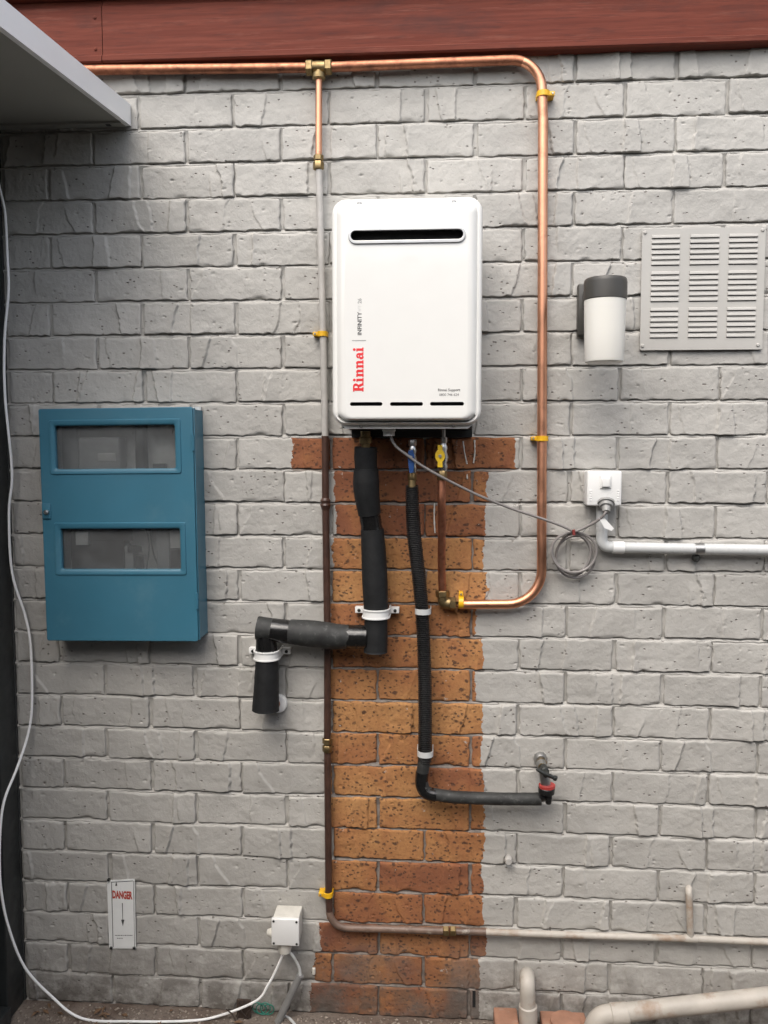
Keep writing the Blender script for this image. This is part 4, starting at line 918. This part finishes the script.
turned('collar', e0 + Vector((.012, 0, .001)), e0 + Vector((.055, 0, .006)), [(0, .0240), (.05, .0262), (.95, .0262), (1, .0235)], M['pipecream'], wp_, 22)
def paver(u0, u1, v0, lab, h, seed):
    a, c = at(u0, v0, -.02), at(u1, v0, -.02)
    return tag(rbox('clay_paver', a.x, c.x, -.13, -.012, .0005, h, .004, M['terracotta']), lab, 'brick', 'clay bricks at the wall foot')
gz = at(505, 1009, -.02).z
paver(493.5, 517, 1009, 'broken terracotta brick left of the cream pipe elbow', max(gz, .02), 1)
paver(540, 585, 1011, 'terracotta brick lying between the two cream pipes', max(at(560, 1013, -.02).z, .018), 2)
bp = at(565, 1014, -.05); turned('clay_ring', Vector((bp.x, -.06, max(at(560, 1013, -.02).z, .018) + .0005)), Vector((bp.x, -.06, max(at(560, 1013, -.02).z, .018) + .012)), [(0, .038), (.8, .038), (1, .034)], M['terracotta'], None, 24)
tag(bpy.data.objects['clay_ring'], 'round clay cap lying on the terracotta brick', 'clay cap')
# rusty scrap and green wire
sp = thing('rusty_scrap', 'dark rusty scrap of iron leaning on the wall near the conduit', 'scrap', gat(246, 1016, 0))
sx = at(245, 1000, -.03)
rq = random.Random(11)
b = MB()
for k in range(6):
    p0 = Vector((sx.x + rq.uniform(-.03, .03), rq.uniform(-.06, -.02), .001)); p1 = p0 + Vector((rq.uniform(-.03, .03), rq.uniform(-.01, .018), rq.uniform(.02, .05)))
    b.sweep([p0, p0.lerp(p1, .5) + Vector((rq.uniform(-.006, .006), 0, .004)), p1], [.0016, .002, .0012], 6)
b.build('prongs', M['rust'], sp)
rbox('plate', sx.x - .022, sx.x + .016, -.034, -.028, .001, .052, .002, M['rust'], sp)
gp = gat(257, 1014, .0); pts = [gp + Vector((.016 * math.cos(k * .55) + .0009 * k, -.004 + .003 * math.sin(k * .3), .018 + .015 * math.sin(k * .55))) for k in range(40)]
tag(tube('green_wire', smoothpath(pts, 2), .0016, M['green'], None, 6, origin=gp), 'small tangle of green wire on the ground', 'wire')
# grit and dead leaves along the wall foot
b = MB(); rq = random.Random(21)
for k in range(1500):
    x = rq.uniform(-.05, 2.2); y = -.004 - abs(rq.gauss(0, .07)); s = rq.uniform(.0012, .0048) * (1.5 if rq.random() < .06 else 1)
    c0 = Vector((x, y - .006, s * .4)); q = [c0 + Vector((rq.uniform(.6, 1.2) * s * dx, rq.uniform(.6, 1.2) * s * dy_, rq.uniform(.5, 1) * s * dz)) for dx, dy_, dz in ((1, 0, 0), (-1, 0, 0), (0, 1, 0), (0, -1, 0), (0, 0, 1), (0, 0, -1))]
    b.add(q, [(0, 2, 4), (2, 1, 4), (1, 3, 4), (3, 0, 4), (2, 0, 5), (1, 2, 5), (3, 1, 5), (0, 3, 5)])
tag(b.build('gravel', M['stone'], None, False), 'fine grit and crumbs along the foot of the wall', 'gravel', None, 'stuff')
b = MB()
for k in range(90):
    x = rq.uniform(0, 2.0); y = -.02 - abs(rq.gauss(0, .10)); a_ = rq.uniform(0, 6.3); s = rq.uniform(.006, .018); e = Vector((math.cos(a_), math.sin(a_), rq.uniform(-.2, .3))); f_ = Vector((-math.sin(a_), math.cos(a_), rq.uniform(-.3, .3)))
    c0 = Vector((x, y, .005)); b.add([c0 - e * s, c0 - f_ * s * .35 + Vector((0, 0, .003)), c0 + e * s, c0 + f_ * s * .35 + Vector((0, 0, .003)), c0 + Vector((0, 0, .0005))], [(0, 1, 4), (1, 2, 4), (2, 3, 4), (3, 0, 4)])
tag(b.build('leaf_litter', M['leaf'], None, False), 'dead leaf scraps scattered on the soil', 'leaves', None, 'stuff')
